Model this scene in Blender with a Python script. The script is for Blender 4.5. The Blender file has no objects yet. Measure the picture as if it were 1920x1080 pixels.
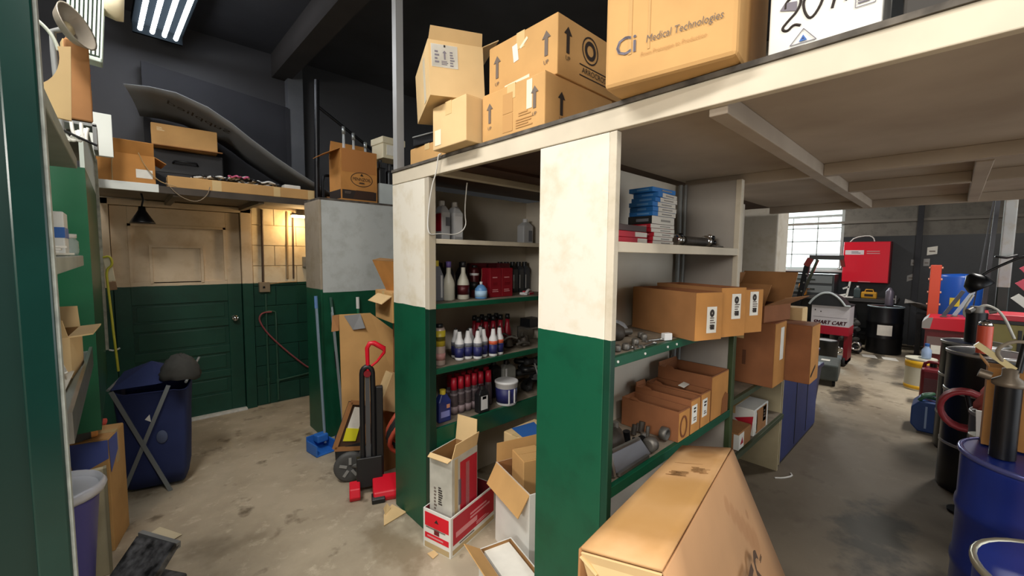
import bpy, math, random
from mathutils import Matrix, Vector, Euler
random.seed(7)
C = bpy.context.scene.collection
SC = bpy.context.scene
PI = math.pi

# ------------------------------------------------------------------ camera, sky, exposure, large lights
cd = bpy.data.cameras.new('camera'); cam = bpy.data.objects.new('camera', cd); C.objects.link(cam)
cd.sensor_width = 36.0; cd.lens = 778.0 / 1920.0 * 36.0; cd.clip_start = 0.02; cd.clip_end = 100
def _camrot():
    ya, p, r = math.radians(46.72), math.radians(4.27), math.radians(0.587)
    f = Vector((math.cos(ya) * math.cos(p), math.sin(ya) * math.cos(p), -math.sin(p)))
    ri = Vector((math.sin(ya), -math.cos(ya), 0)); u = ri.cross(f)
    r2 = ri * math.cos(r) + u * math.sin(r); u2 = -ri * math.sin(r) + u * math.cos(r)
    return Matrix(((r2.x, u2.x, -f.x, 0), (r2.y, u2.y, -f.y, 0), (r2.z, u2.z, -f.z, 0), (0, 0, 0, 1)))
cam.matrix_world = Matrix.Translation((0, 0, 1.55)) @ _camrot()
SC.camera = cam
SC.view_settings.view_transform = 'Standard'; SC.view_settings.look = 'None'
SC.view_settings.exposure = 0.0; SC.view_settings.gamma = 1.0; SC.view_settings.use_curve_mapping = False
W = bpy.data.worlds.new('overcast_sky'); SC.world = W; W.use_nodes = True
W.node_tree.nodes['Background'].inputs[0].default_value = (0.92, 0.97, 1.0, 1)
W.node_tree.nodes['Background'].inputs[1].default_value = 2.6
SC.cycles.max_bounces = 6; SC.cycles.diffuse_bounces = 4; SC.cycles.caustics_reflective = False; SC.cycles.caustics_refractive = False
SC.cycles.use_denoising = True
SC.cycles.sample_clamp_indirect = 6.0

def area(name, loc, rot, sx, sy, power, col):
    l = bpy.data.lights.new(name, 'AREA'); l.shape = 'RECTANGLE'; l.size = sx; l.size_y = sy
    l.energy = power; l.color = col
    o = bpy.data.objects.new(name, l); C.objects.link(o); o.location = loc; o.rotation_euler = rot
    return o
COOL = (1.0, 0.96, 0.895); WARM = (1.0, 0.80, 0.56); DAY = (0.90, 0.96, 1.0)
area('tube_light_over_entry', (-0.45, 1.5, 3.30), (0, 0, 0), 0.28, 1.3, 76, COOL)      # second ceiling fixture, above the camera
area('fill_light_behind', (-1.5, -1.0, 3.30), (0, 0, 0), 0.28, 1.3, 60, COOL)  # unseen fill light added above and behind the viewer
area('fill_light_front', (-2.7, -0.2, 2.15), (0, -PI / 2, 0), 0.5, 1.5, 75, COOL)          # low fill added behind the viewer to reach into the bottle shelves
area('fill_light_side', (0.2, -1.3, 3.30), (0, 0, 0), 0.28, 1.3, 60, COOL)  # unseen fill light added to the viewer's right
area('fill_light_aisle', (3.4, -2.25, 1.15), (math.radians(-90), 0, 0), 3.6, 2.2, 190, (1.0, 0.90, 0.80))   # fill added for the loft underside, at a made-up opening in the right wall
area('workshop_tube', (6.4, -0.6, 3.35), (0, 0, 0), 1.3, 0.28, 120, (1.0, 0.95, 0.88))
area('workshop_tube', (9.0, 2.6, 3.35), (0, 0, 0), 1.3, 0.28, 60, (1.0, 0.95, 0.88))
area('window_daylight', (10.95, 2.2, 2.0), (0, PI / 2, 0), 1.3, 1.4, 120, DAY)

# ------------------------------------------------------------------ materials
def lin(h):
    h = h.lstrip('#'); v = [int(h[i:i + 2], 16) / 255 for i in (0, 2, 4)]
    return tuple((c / 12.92 if c <= 0.04045 else ((c + 0.055) / 1.055) ** 2.4) for c in v)
_M = {}
def mat(name, hexc, rough=0.6, metal=0.0, nz=0.0, scale=8.0, bump=0.0, emit=0.0, alpha=1.0, trans=0.0, detail=4.0, nz2=None, stretch=None):
    """Principled material; nz = strength of a noise that darkens the colour, bump = fine relief."""
    if name in _M: return _M[name]
    m = bpy.data.materials.new(name); m.use_nodes = True; nt = m.node_tree; b = nt.nodes['Principled BSDF']
    c = lin(hexc)
    b.inputs['Base Color'].default_value = (*c, 1); b.inputs['Roughness'].default_value = rough; b.inputs['Metallic'].default_value = metal
    if trans: b.inputs['Transmission Weight'].default_value = trans
    if alpha < 1: b.inputs['Alpha'].default_value = alpha
    if emit:
        b.inputs['Emission Color'].default_value = (*c, 1); b.inputs['Emission Strength'].default_value = emit
    if nz or bump:
        tc = nt.nodes.new('ShaderNodeTexCoord'); no = nt.nodes.new('ShaderNodeTexNoise')
        no.inputs['Scale'].default_value = scale; no.inputs['Detail'].default_value = detail
        src = tc.outputs['Object']
        if stretch:
            mp = nt.nodes.new('ShaderNodeMapping'); mp.inputs['Scale'].default_value = stretch
            nt.links.new(src, mp.inputs[0]); src = mp.outputs[0]
        nt.links.new(src, no.inputs['Vector'])
        if nz:
            mx = nt.nodes.new('ShaderNodeMix'); mx.data_type = 'RGBA'
            rp = nt.nodes.new('ShaderNodeMapRange'); rp.inputs[1].default_value = 0.35; rp.inputs[2].default_value = 0.7
            nt.links.new(no.outputs['Fac'], rp.inputs[0])
            d = lin(nz2) if nz2 else tuple(x * (1 - nz) for x in c)
            mx.inputs[6].default_value = (*c, 1); mx.inputs[7].default_value = (*d, 1)
            nt.links.new(rp.outputs[0], mx.inputs[0]); nt.links.new(mx.outputs[2], b.inputs['Base Color'])
        if bump:
            bp = nt.nodes.new('ShaderNodeBump'); bp.inputs['Strength'].default_value = bump; bp.inputs['Distance'].default_value = 0.01
            nt.links.new(no.outputs['Fac'], bp.inputs['Height']); nt.links.new(bp.outputs[0], b.inputs['Normal'])
    _M[name] = m
    return m
def two_tone(name, top, low, zline, rough_top=0.65, rough_low=0.42, smudge='#B8AC94', line2=None, col2=None):
    """Painted wainscot: green below the line, cream above, optionally a third band; wear by noise."""
    m = bpy.data.materials.new(name); m.use_nodes = True; nt = m.node_tree; b = nt.nodes['Principled BSDF']; N = nt.nodes.new; L = nt.links.new
    g = N('ShaderNodeNewGeometry'); s = N('ShaderNodeSeparateXYZ'); L(g.outputs['Position'], s.inputs[0])
    n1 = N('ShaderNodeTexNoise'); n1.inputs['Scale'].default_value = 7; n1.inputs['Detail'].default_value = 8; n1.inputs['Roughness'].default_value = 0.65
    L(g.outputs['Position'], n1.inputs['Vector'])
    ed = N('ShaderNodeMath'); ed.operation = 'MULTIPLY_ADD'; ed.inputs[1].default_value = 0.012; L(n1.outputs['Fac'], ed.inputs[0]); L(s.outputs['Z'], ed.inputs[2])
    st = N('ShaderNodeMath'); st.operation = 'GREATER_THAN'; st.inputs[1].default_value = zline + 0.006; L(ed.outputs[0], st.inputs[0])
    rp = N('ShaderNodeMapRange'); rp.inputs[1].default_value = 0.48; rp.inputs[2].default_value = 0.75; L(n1.outputs['Fac'], rp.inputs[0])
    t = N('ShaderNodeMix'); t.data_type = 'RGBA'; t.inputs[6].default_value = (*lin(top), 1); t.inputs[7].default_value = (*lin(smudge), 1); L(rp.outputs[0], t.inputs[0])
    w = N('ShaderNodeMix'); w.data_type = 'RGBA'; lo = lin(low); w.inputs[6].default_value = (*lo, 1); w.inputs[7].default_value = (*[x * 0.72 for x in lo], 1); L(rp.outputs[0], w.inputs[0])
    mx = N('ShaderNodeMix'); mx.data_type = 'RGBA'; L(st.outputs[0], mx.inputs[0]); L(w.outputs[2], mx.inputs[6]); L(t.outputs[2], mx.inputs[7])
    out = mx.outputs[2]
    if line2:
        s2 = N('ShaderNodeMath'); s2.operation = 'GREATER_THAN'; s2.inputs[1].default_value = line2; L(s.outputs['Z'], s2.inputs[0])
        m2 = N('ShaderNodeMix'); m2.data_type = 'RGBA'; L(s2.outputs[0], m2.inputs[0]); L(out, m2.inputs[6]); m2.inputs[7].default_value = (*lin(col2), 1); out = m2.outputs[2]
    L(out, b.inputs['Base Color'])
    rr = N('ShaderNodeMapRange'); rr.inputs[3].default_value = rough_low; rr.inputs[4].default_value = rough_top; L(st.outputs[0], rr.inputs[0]); L(rr.outputs[0], b.inputs['Roughness'])
    bp = N('ShaderNodeBump'); bp.inputs['Strength'].default_value = 0.12; bp.inputs['Distance'].default_value = 0.01; L(n1.outputs['Fac'], bp.inputs['Height']); L(bp.outputs[0], b.inputs['Normal'])
    return m
GREEN = '#0B5138'; CREAM = '#E1DBCD'
PAINT = two_tone('painted_green_and_cream', CREAM, GREEN, 1.272, smudge='#CFC3AA')
BLOCKP = two_tone('painted_block', '#E0D2B6', '#114235', 1.262, smudge='#CBB48C', line2=2.10, col2='#37373A')  # dark top band paints in the unlit wall above the door shelf
DOORP = two_tone('painted_door', '#DCC8AC', '#0F4234', 1.262, smudge='#C9B290')
PIERP = two_tone('painted_pier', '#CFC7B8', '#1E3A33', 1.262)
def floor_mat():
    m = bpy.data.materials.new('stained_concrete'); m.use_nodes = True; nt = m.node_tree; b = nt.nodes['Principled BSDF']; N = nt.nodes.new; L = nt.links.new
    g = N('ShaderNodeNewGeometry')
    def noise(sc, det, ro=0.6):
        n = N('ShaderNodeTexNoise'); n.inputs['Scale'].default_value = sc; n.inputs['Detail'].default_value = det; n.inputs['Roughness'].default_value = ro
        L(g.outputs['Position'], n.inputs['Vector']); return n
    def ramp(n, a, c):
        r = N('ShaderNodeMapRange'); r.inputs[1].default_value = a; r.inputs[2].default_value = c; L(n.outputs['Fac'], r.inputs[0]); return r.outputs[0]
    def mixc(f, a, c):
        x = N('ShaderNodeMix'); x.data_type = 'RGBA'; L(f, x.inputs[0])
        for v, k in ((a, 6), (c, 7)):
            if isinstance(v, str): x.inputs[k].default_value = (*lin(v), 1)
            else: L(v, x.inputs[k])
        return x.outputs[2]
    c = mixc(ramp(noise(2.2, 8), 0.40, 0.68), '#B5A892', '#9A8D78')
    c = mixc(ramp(noise(9.0, 6, 0.7), 0.56, 0.72), c, '#C9BDA8')
    c = mixc(ramp(noise(5.0, 5, 0.55), 0.60, 0.70), c, '#6E6250')
    c = mixc(ramp(noise(1.1, 5), 0.55, 0.72), c, '#6B604F')
    # shade of the main aisle under the loft painted in: darker concrete from X>1.6, Y<0.9
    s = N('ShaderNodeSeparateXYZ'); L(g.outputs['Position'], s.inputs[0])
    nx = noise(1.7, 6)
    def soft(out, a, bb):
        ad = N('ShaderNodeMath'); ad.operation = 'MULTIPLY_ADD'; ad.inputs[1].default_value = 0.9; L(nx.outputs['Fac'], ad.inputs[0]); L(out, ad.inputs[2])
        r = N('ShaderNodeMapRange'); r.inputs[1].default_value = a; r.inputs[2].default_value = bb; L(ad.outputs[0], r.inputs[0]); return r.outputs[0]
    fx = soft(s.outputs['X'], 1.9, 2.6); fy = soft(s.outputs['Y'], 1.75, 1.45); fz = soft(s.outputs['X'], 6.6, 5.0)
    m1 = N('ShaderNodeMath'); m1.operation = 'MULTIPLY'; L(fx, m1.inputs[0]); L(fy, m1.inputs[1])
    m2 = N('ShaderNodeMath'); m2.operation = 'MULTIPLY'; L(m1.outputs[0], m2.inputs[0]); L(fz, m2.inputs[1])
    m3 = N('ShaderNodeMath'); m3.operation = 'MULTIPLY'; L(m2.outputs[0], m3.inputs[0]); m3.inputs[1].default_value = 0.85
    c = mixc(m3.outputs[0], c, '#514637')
    # oil patches (real stains on the slab)
    def patch(c, x, y, rx, ry, col):
        vx = N('ShaderNodeMath'); vx.operation = 'SUBTRACT'; L(s.outputs['X'], vx.inputs[0]); vx.inputs[1].default_value = x
        vy = N('ShaderNodeMath'); vy.operation = 'SUBTRACT'; L(s.outputs['Y'], vy.inputs[0]); vy.inputs[1].default_value = y
        cx = N('ShaderNodeMath'); cx.operation = 'DIVIDE'; L(vx.outputs[0], cx.inputs[0]); cx.inputs[1].default_value = rx
        cy = N('ShaderNodeMath'); cy.operation = 'DIVIDE'; L(vy.outputs[0], cy.inputs[0]); cy.inputs[1].default_value = ry
        px = N('ShaderNodeMath'); px.operation = 'POWER'; L(cx.outputs[0], px.inputs[0]); px.inputs[1].default_value = 2
        py = N('ShaderNodeMath'); py.operation = 'POWER'; L(cy.outputs[0], py.inputs[0]); py.inputs[1].default_value = 2
        sm = N('ShaderNodeMath'); sm.operation = 'ADD'; L(px.outputs[0], sm.inputs[0]); L(py.outputs[0], sm.inputs[1])
        nn = noise(6, 4); ad = N('ShaderNodeMath'); ad.operation = 'MULTIPLY_ADD'; ad.inputs[1].default_value = 3.4; L(nn.outputs['Fac'], ad.inputs[0]); L(sm.outputs[0], ad.inputs[2])
        r = N('ShaderNodeMapRange'); r.inputs[1].default_value = 2.75; r.inputs[2].default_value = 1.95; L(ad.outputs[0], r.inputs[0])
        r.inputs[4].default_value = 0.85
        return mixc(r.outputs[0], c, col)
    c = patch(c, 3.05, 0.22, 0.45, 0.2, '#35322B'); c = patch(c, 6.1, 0.75, 0.55, 0.16, '#3A342A'); c = patch(c, 8.6, 0.75, 0.9, 0.1, '#4A4336')
    c = patch(c, 2.45, 0.0, 0.5, 0.2, '#3A362E'); c = patch(c, 1.0, 1.95, 0.12, 0.3, '#8A7B63')
    L(c, b.inputs['Base Color']); b.inputs['Roughness'].default_value = 0.62
    bp = N('ShaderNodeBump'); bp.inputs['Strength'].default_value = 0.25; bp.inputs['Distance'].default_value = 0.004
    L(noise(30, 6).outputs['Fac'], bp.inputs['Height']); L(bp.outputs[0], b.inputs['Normal'])
    return m
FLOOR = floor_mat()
CARD = mat('cardboard', '#CDA065', 0.85, nz=0.16, scale=5)
CARDL = mat('cardboard_pale', '#DDBD8A', 0.85, nz=0.12, scale=5)
CARDB = mat('cardboard_brown', '#A87648', 0.85, nz=0.25, scale=6)
CARDO = mat('cardboard_orange', '#C98C48', 0.85, nz=0.22, scale=6)
CARDD = mat('cardboard_inside', '#9C7344', 0.9, nz=0.2, scale=6)
CARDR = mat('cardboard_oily_shaded', '#965F3B', 0.85, nz=0.25, scale=7)  # oily bins; also the shaded sides of the large brown cartons
STAINC = mat('cardboard_stained', '#D2A676', 0.85, nz=1, nz2='#B8894F', scale=4.5, detail=6)
def spots(m, lst):
    """soft round soaked-in stains at object-space points: (centre, radius, colour, strength)"""
    nt = m.node_tree; b = nt.nodes['Principled BSDF']; src = b.inputs['Base Color'].links[0].from_socket; tc = nt.nodes.new('ShaderNodeTexCoord')
    for c, r, col, k in lst:
        d = nt.nodes.new('ShaderNodeVectorMath'); d.operation = 'DISTANCE'; d.inputs[1].default_value = c; nt.links.new(tc.outputs['Object'], d.inputs[0])
        mr = nt.nodes.new('ShaderNodeMapRange'); mr.interpolation_type = 'SMOOTHSTEP'; mr.inputs[1].default_value = r; mr.inputs[2].default_value = r * .55; mr.inputs[4].default_value = k; nt.links.new(d.outputs['Value'], mr.inputs[0])
        mx = nt.nodes.new('ShaderNodeMix'); mx.data_type = 'RGBA'; nt.links.new(mr.outputs[0], mx.inputs[0]); nt.links.new(src, mx.inputs[6]); mx.inputs[7].default_value = (*lin(col), 1); src = mx.outputs[2]
    nt.links.new(src, b.inputs['Base Color'])
TAPE = mat('packing_tape', '#D9BC88', 0.22)
TAPEC = mat('clear_tape', '#EFE3C8', 0.12)
INK = mat('grey_ink', '#6E625A', 0.8); INKD = mat('dark_ink', '#2B211C', 0.8); INKB = mat('brown_ink', '#4A3524', 0.8)
INKF = mat('faint_ink', '#C0935C', 0.85); INKG = mat('grey_blue_ink', '#77727C', 0.8)
PAPER = mat('white_paper', '#E9E6DC', 0.8, nz=0.08, scale=20)
WCARD = mat('white_carton', '#E2E2DC', 0.6, nz=0.1, scale=7)
GCARD = mat('grey_white_carton', '#CFCDC2', 0.6, nz=1, nz2='#9C9A90', scale=5)
RED = mat('red_print', '#B0162B', 0.5); REDB = mat('bright_red', '#D5122A', 0.4); REDD = mat('dark_red', '#7E0E1C', 0.45)
PINK = mat('pale_red_print', '#D58A8E', 0.6)
BLUE = mat('blue_print', '#2F63AE', 0.5); NAVY =  mat('navy_fabric', '#1F2C5C', 0.85, nz=0.3, scale=4, bump=0.1)
BLACKP = mat('black_plastic', '#17181B', 0.42); BLACKM = mat('black_metal', '#15161A', 0.38, 0.4, nz=0.3, scale=9)
RUBBER = mat('rubber', '#1C1C1D', 0.75); CHARC = mat('charcoal_cloth', '#3A3935', 0.9, nz=0.3, scale=20)
STEEL = mat('bare_steel', '#A7A6A2', 0.32, 0.9, nz=0.25, scale=12); STEELD = mat('dull_steel', '#7E7A74', 0.5, 0.6, nz=0.4, scale=14)
CHROME = mat('chrome', '#D8D8D8', 0.12, 1.0)
RUST = mat('greasy_iron', '#4B443D', 0.6, 0.4, nz=0.5, scale=18, bump=0.4)
GRAYM = mat('grey_painted_metal', '#8C8E8E', 0.5, 0.2, nz=0.2, scale=9)
WHITEP = mat('white_plastic', '#DEDDD8', 0.42); CREAMP = mat('cream_plastic', '#DCD2B4', 0.5)
SHELFT = mat('dusty_shelf_top', '#8E8272', 0.8, nz=1, nz2='#5E5547', scale=9)
GREENW = mat('green_paint', GREEN, 0.4, nz=0.2, scale=9)
CREAMW = mat('cream_paint', '#D6CBB6', 0.65, nz=0.12, scale=6)
GREYW = mat('grey_plywood_paint', '#B2A798', 0.7, nz=1, nz2='#9A8E80', scale=3)
BACKW = mat('back_board_paint', '#CFC6B6', 0.7, nz=0.1, scale=5)
DARKC = mat('dark_ceiling', '#34353A', 0.8, nz=0.3, scale=3)
DARKW = mat('dark_wall_paint', '#5A5C61', 0.8, nz=0.3, scale=3)
DARKB = mat('dark_board', '#1E1F26', 0.75, nz=0.3, scale=4)
SOFFIT = mat('loft_underside', '#B5A898', 0.75, nz=1, nz2='#9B8C7C', scale=2.2, detail=6)
BROWNP = mat('brown_board', '#4A2E1C', 0.75, nz=0.4, scale=5)
DUSTB = mat('dark_dusty_edge', '#3C3732', 0.8, nz=1, nz2='#6E675E', scale=14)
GLASS = None

# ------------------------------------------------------------------ mesh helpers
class MB:
    def __init__(s): s.v = []; s.f = []; s.m = []; s.sm = []
    def add(s, vs, fs, m=0, smooth=False):
        o = len(s.v); s.v += [tuple(v) for v in vs]
        for f in fs: s.f.append(tuple(o + i for i in f)); s.m.append(m); s.sm.append(smooth)
        return s
    def bb(s, x0, x1, y0, y1, z0, z1, m=0, R=None):
        vs = [Vector((x, y, z)) for z in (z0, z1) for y in (y0, y1) for x in (x0, x1)]
        if R is not None: vs = [R @ v for v in vs]
        return s.add(vs, [(0, 2, 3, 1), (4, 5, 7, 6), (0, 1, 5, 4), (2, 6, 7, 3), (0, 4, 6, 2), (1, 3, 7, 5)], m)
    def box(s, c, d, R=None, m=0):
        vs = [Vector((x * d[0] / 2, y * d[1] / 2, z * d[2] / 2)) for z in (-1, 1) for y in (-1, 1) for x in (-1, 1)]
        if R is not None: vs = [R @ v for v in vs]
        c = Vector(c); vs = [v + c for v in vs]
        return s.add(vs, [(0, 2, 3, 1), (4, 5, 7, 6), (0, 1, 5, 4), (2, 6, 7, 3), (0, 4, 6, 2), (1, 3, 7, 5)], m)
    def bar(s, a, b, w, t, up=(0, 0, 1), m=0):
        a = Vector(a); b = Vector(b); d = (b - a); L = d.length; d.normalize(); up = Vector(up)
        if abs(d.dot(up)) > 0.98: up = Vector((1, 0, 0))
        x = d.cross(up).normalized(); z = x.cross(d)
        vs = [p + x * (i * w / 2) + z * (j * t / 2) for p in (a, b) for j in (-1, 1) for i in (-1, 1)]
        return s.add(vs, [(0, 2, 3, 1), (4, 5, 7, 6), (0, 1, 5, 4), (2, 6, 7, 3), (0, 4, 6, 2), (1, 3, 7, 5)], m)
    def cyl(s, a, b, r, r2=None, n=16, m=0, caps=True, smooth=True):
        a = Vector(a); b = Vector(b); r2 = r if r2 is None else r2; d = (b - a).normalized()
        up = Vector((0, 0, 1)) if abs(d.z) < 0.95 else Vector((1, 0, 0)); x = d.cross(up).normalized(); y = d.cross(x)
        vs = [p + (x * math.cos(2 * PI * i / n) + y * math.sin(2 * PI * i / n)) * rr for p, rr in ((a, r), (b, r2)) for i in range(n)]
        s.add(vs, [(i, (i + 1) % n, n + (i + 1) % n, n + i) for i in range(n)], m, smooth)
        if caps: s.add(vs, [tuple(range(n)), tuple(range(2 * n - 1, n - 1, -1))], m)
        return s
    def lathe(s, prof, n=24, c=(0, 0, 0), m=0, sx=1.0, sy=1.0, R=None):
        """prof: list of (r, z); smooth body of revolution, ends closed when r>0."""
        c = Vector(c); vs = []
        for r, z in prof:
            for i in range(n):
                v = Vector((r * math.cos(2 * PI * i / n) * sx, r * math.sin(2 * PI * i / n) * sy, z))
                if R is not None: v = R @ v
                vs.append(v + c)
        fs = []
        for k in range(len(prof) - 1):
            fs += [(k * n + i, k * n + (i + 1) % n, (k + 1) * n + (i + 1) % n, (k + 1) * n + i) for i in range(n)]
        s.add(vs, fs, m, True)
        o = len(s.v) - len(vs)
        if prof[0][0] > 1e-5: s.f.append(tuple(o + i for i in range(n - 1, -1, -1))); s.m.append(m); s.sm.append(False)
        if prof[-1][0] > 1e-5: s.f.append(tuple(o + (len(prof) - 1) * n + i for i in range(n))); s.m.append(m); s.sm.append(False)
        return s
    def tube(s, pts, r, n=8, m=0, closed=False, sub=0):
        pts = [Vector(p) for p in pts]
        for _ in range(sub):   # Chaikin rounding
            q = [pts[0]] if not closed else []
            for i in range(len(pts) - (0 if closed else 1)):
                a, b = pts[i], pts[(i + 1) % len(pts)]; q += [a.lerp(b, 0.25), a.lerp(b, 0.75)]
            if not closed: q.append(pts[-1])
            pts = q
        k = len(pts); t0 = (pts[1] - pts[0]).normalized()
        x = t0.cross(Vector((0, 0, 1)));  x = x if x.length > 0.05 else t0.cross(Vector((1, 0, 0))); x.normalize()
        vs = []
        for i, p in enumerate(pts):
            if closed: t = (pts[(i + 1) % k] - pts[i - 1]).normalized()
            else: t = (pts[min(i + 1, k - 1)] - pts[max(i - 1, 0)]).normalized()
            x = (x - t * x.dot(t)); x = x.normalized() if x.length > 1e-6 else Vector((1, 0, 0)); y = t.cross(x)
            rr = r[i] if isinstance(r, (list, tuple)) else r
            vs += [p + (x * math.cos(2 * PI * j / n) + y * math.sin(2 * PI * j / n)) * rr for j in range(n)]
        fs = [(i * n + j, i * n + (j + 1) % n, ((i + 1) % k) * n + (j + 1) % n, ((i + 1) % k) * n + j) for i in range(k if closed else k - 1) for j in range(n)]
        s.add(vs, fs, m, True)
        if not closed: s.add(vs, [tuple(range(n - 1, -1, -1)), tuple((k - 1) * n + j for j in range(n))], m)
        return s
    def prism(s, poly, axis, a0, a1, m=0):
        """poly in the two other axes (cyclic order), extruded along axis from a0 to a1."""
        i = 'xyz'.index(axis); n = len(poly)
        def mk(p, a):
            v = [0, 0, 0]; v[i] = a; v[(i + 1) % 3] = p[0]; v[(i + 2) % 3] = p[1]; return v
        vs = [mk(p, a0) for p in poly] + [mk(p, a1) for p in poly]
        return s.add(vs, [tuple(range(n - 1, -1, -1)), tuple(range(n, 2 * n))] + [(k, (k + 1) % n, n + (k + 1) % n, n + k) for k in range(n)], m)
    def plate(s, quad, t, m=0):
        """thin plate from four 3-D corners, thickness t along the normal."""
        q = [Vector(p) for p in quad]; n = (q[1] - q[0]).cross(q[-1] - q[0]).normalized() * (t / 2); k = len(q)
        vs = [p - n for p in q] + [p + n for p in q]
        return s.add(vs, [tuple(range(k - 1, -1, -1)), tuple(range(k, 2 * k))] + [(i, (i + 1) % k, k + (i + 1) % k, k + i) for i in range(k)], m)
    def grid(s, P, t, m=0, smooth=True):
        """sheet from a grid of points, given thickness t along z-ish normals."""
        R_, K = len(P), len(P[0]); top = [Vector(p) for row in P for p in row]; vs = list(top)
        nr = []
        for i in range(R_):
            for j in range(K):
                a = top[min(i + 1, R_ - 1) * K + j] - top[max(i - 1, 0) * K + j]; b = top[i * K + min(j + 1, K - 1)] - top[i * K + max(j - 1, 0)]
                n = a.cross(b); nr.append(n.normalized() * t if n.length > 1e-9 else Vector((0, 0, t)))
        N_ = R_ * K; vs += [top[i] - nr[i] for i in range(N_)]; fs = []
        for i in range(R_ - 1):
            for j in range(K - 1):
                a = i * K + j; fs.append((a, a + K, a + K + 1, a + 1)); fs.append((N_ + a, N_ + a + 1, N_ + a + K + 1, N_ + a + K))
        for i in range(R_ - 1):
            for j in (0, K - 1):
                a = i * K + j; f = (a, a + K, N_ + a + K, N_ + a); fs.append(f if j else f[::-1])
        for j in range(K - 1):
            for i in (0, R_ - 1):
                a = i * K + j; f = (a, a + 1, N_ + a + 1, N_ + a); fs.append(f if not i else f[::-1])
        return s.add(vs, fs, m, smooth)
    def build(s, name, mats, parent=None, loc=None, rot=None, bevel=0.0):
        me = bpy.data.meshes.new(name); me.from_pydata(s.v, [], s.f)
        if not isinstance(mats, (list, tuple)): mats = [mats]
        for m in mats: me.materials.append(m)
        for p, mi, sm in zip(me.polygons, s.m, s.sm): p.material_index = mi; p.use_smooth = sm
        me.update(); o = bpy.data.objects.new(name, me); C.objects.link(o)
        if parent: o.parent = parent
        if loc is not None: o.location = loc
        if rot is not None: o.rotation_euler = rot
        if bevel:
            b = o.modifiers.new('bevel', 'BEVEL'); b.width = bevel; b.segments = 2; b.limit_method = 'ANGLE'; b.angle_limit = 0.6
        return o
def B(x0, x1, y0, y1, z0, z1): return MB().bb(x0, x1, y0, y1, z0, z1)
def thing(name, label, cat, loc=(0, 0, 0), rz=0.0, group=None, rot=None):
    o = bpy.data.objects.new(name, None); C.objects.link(o); o.empty_display_size = 0.05
    o.location = loc; o.rotation_euler = rot if rot is not None else (0, 0, rz)
    o['label'] = label; o['category'] = cat
    if group: o['group'] = group
    return o
def tag(o, label, cat, group=None):
    o['label'] = label; o['category'] = cat
    if group: o['group'] = group
    return o
def struct(name, mb, m, bevel=0.0):
    o = mb.build(name, m, None, bevel=bevel); o['kind'] = 'structure'; return o
def dup(root, loc, rz=None, label=None, rot=None):
    r = root.copy(); C.objects.link(r); r.location = loc
    if rz is not None: r.rotation_euler = (0, 0, rz)
    if rot is not None: r.rotation_euler = rot
    if label: r['label'] = label
    for ch in list(root.children):
        c = ch.copy(); C.objects.link(c); c.parent = r
        for g in list(ch.children):
            d = g.copy(); C.objects.link(d); d.parent = c
    return r
ORD = ['first', 'second', 'third', 'fourth', 'fifth', 'sixth', 'seventh', 'eighth', 'ninth', 'tenth', 'eleventh', 'twelfth']

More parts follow.
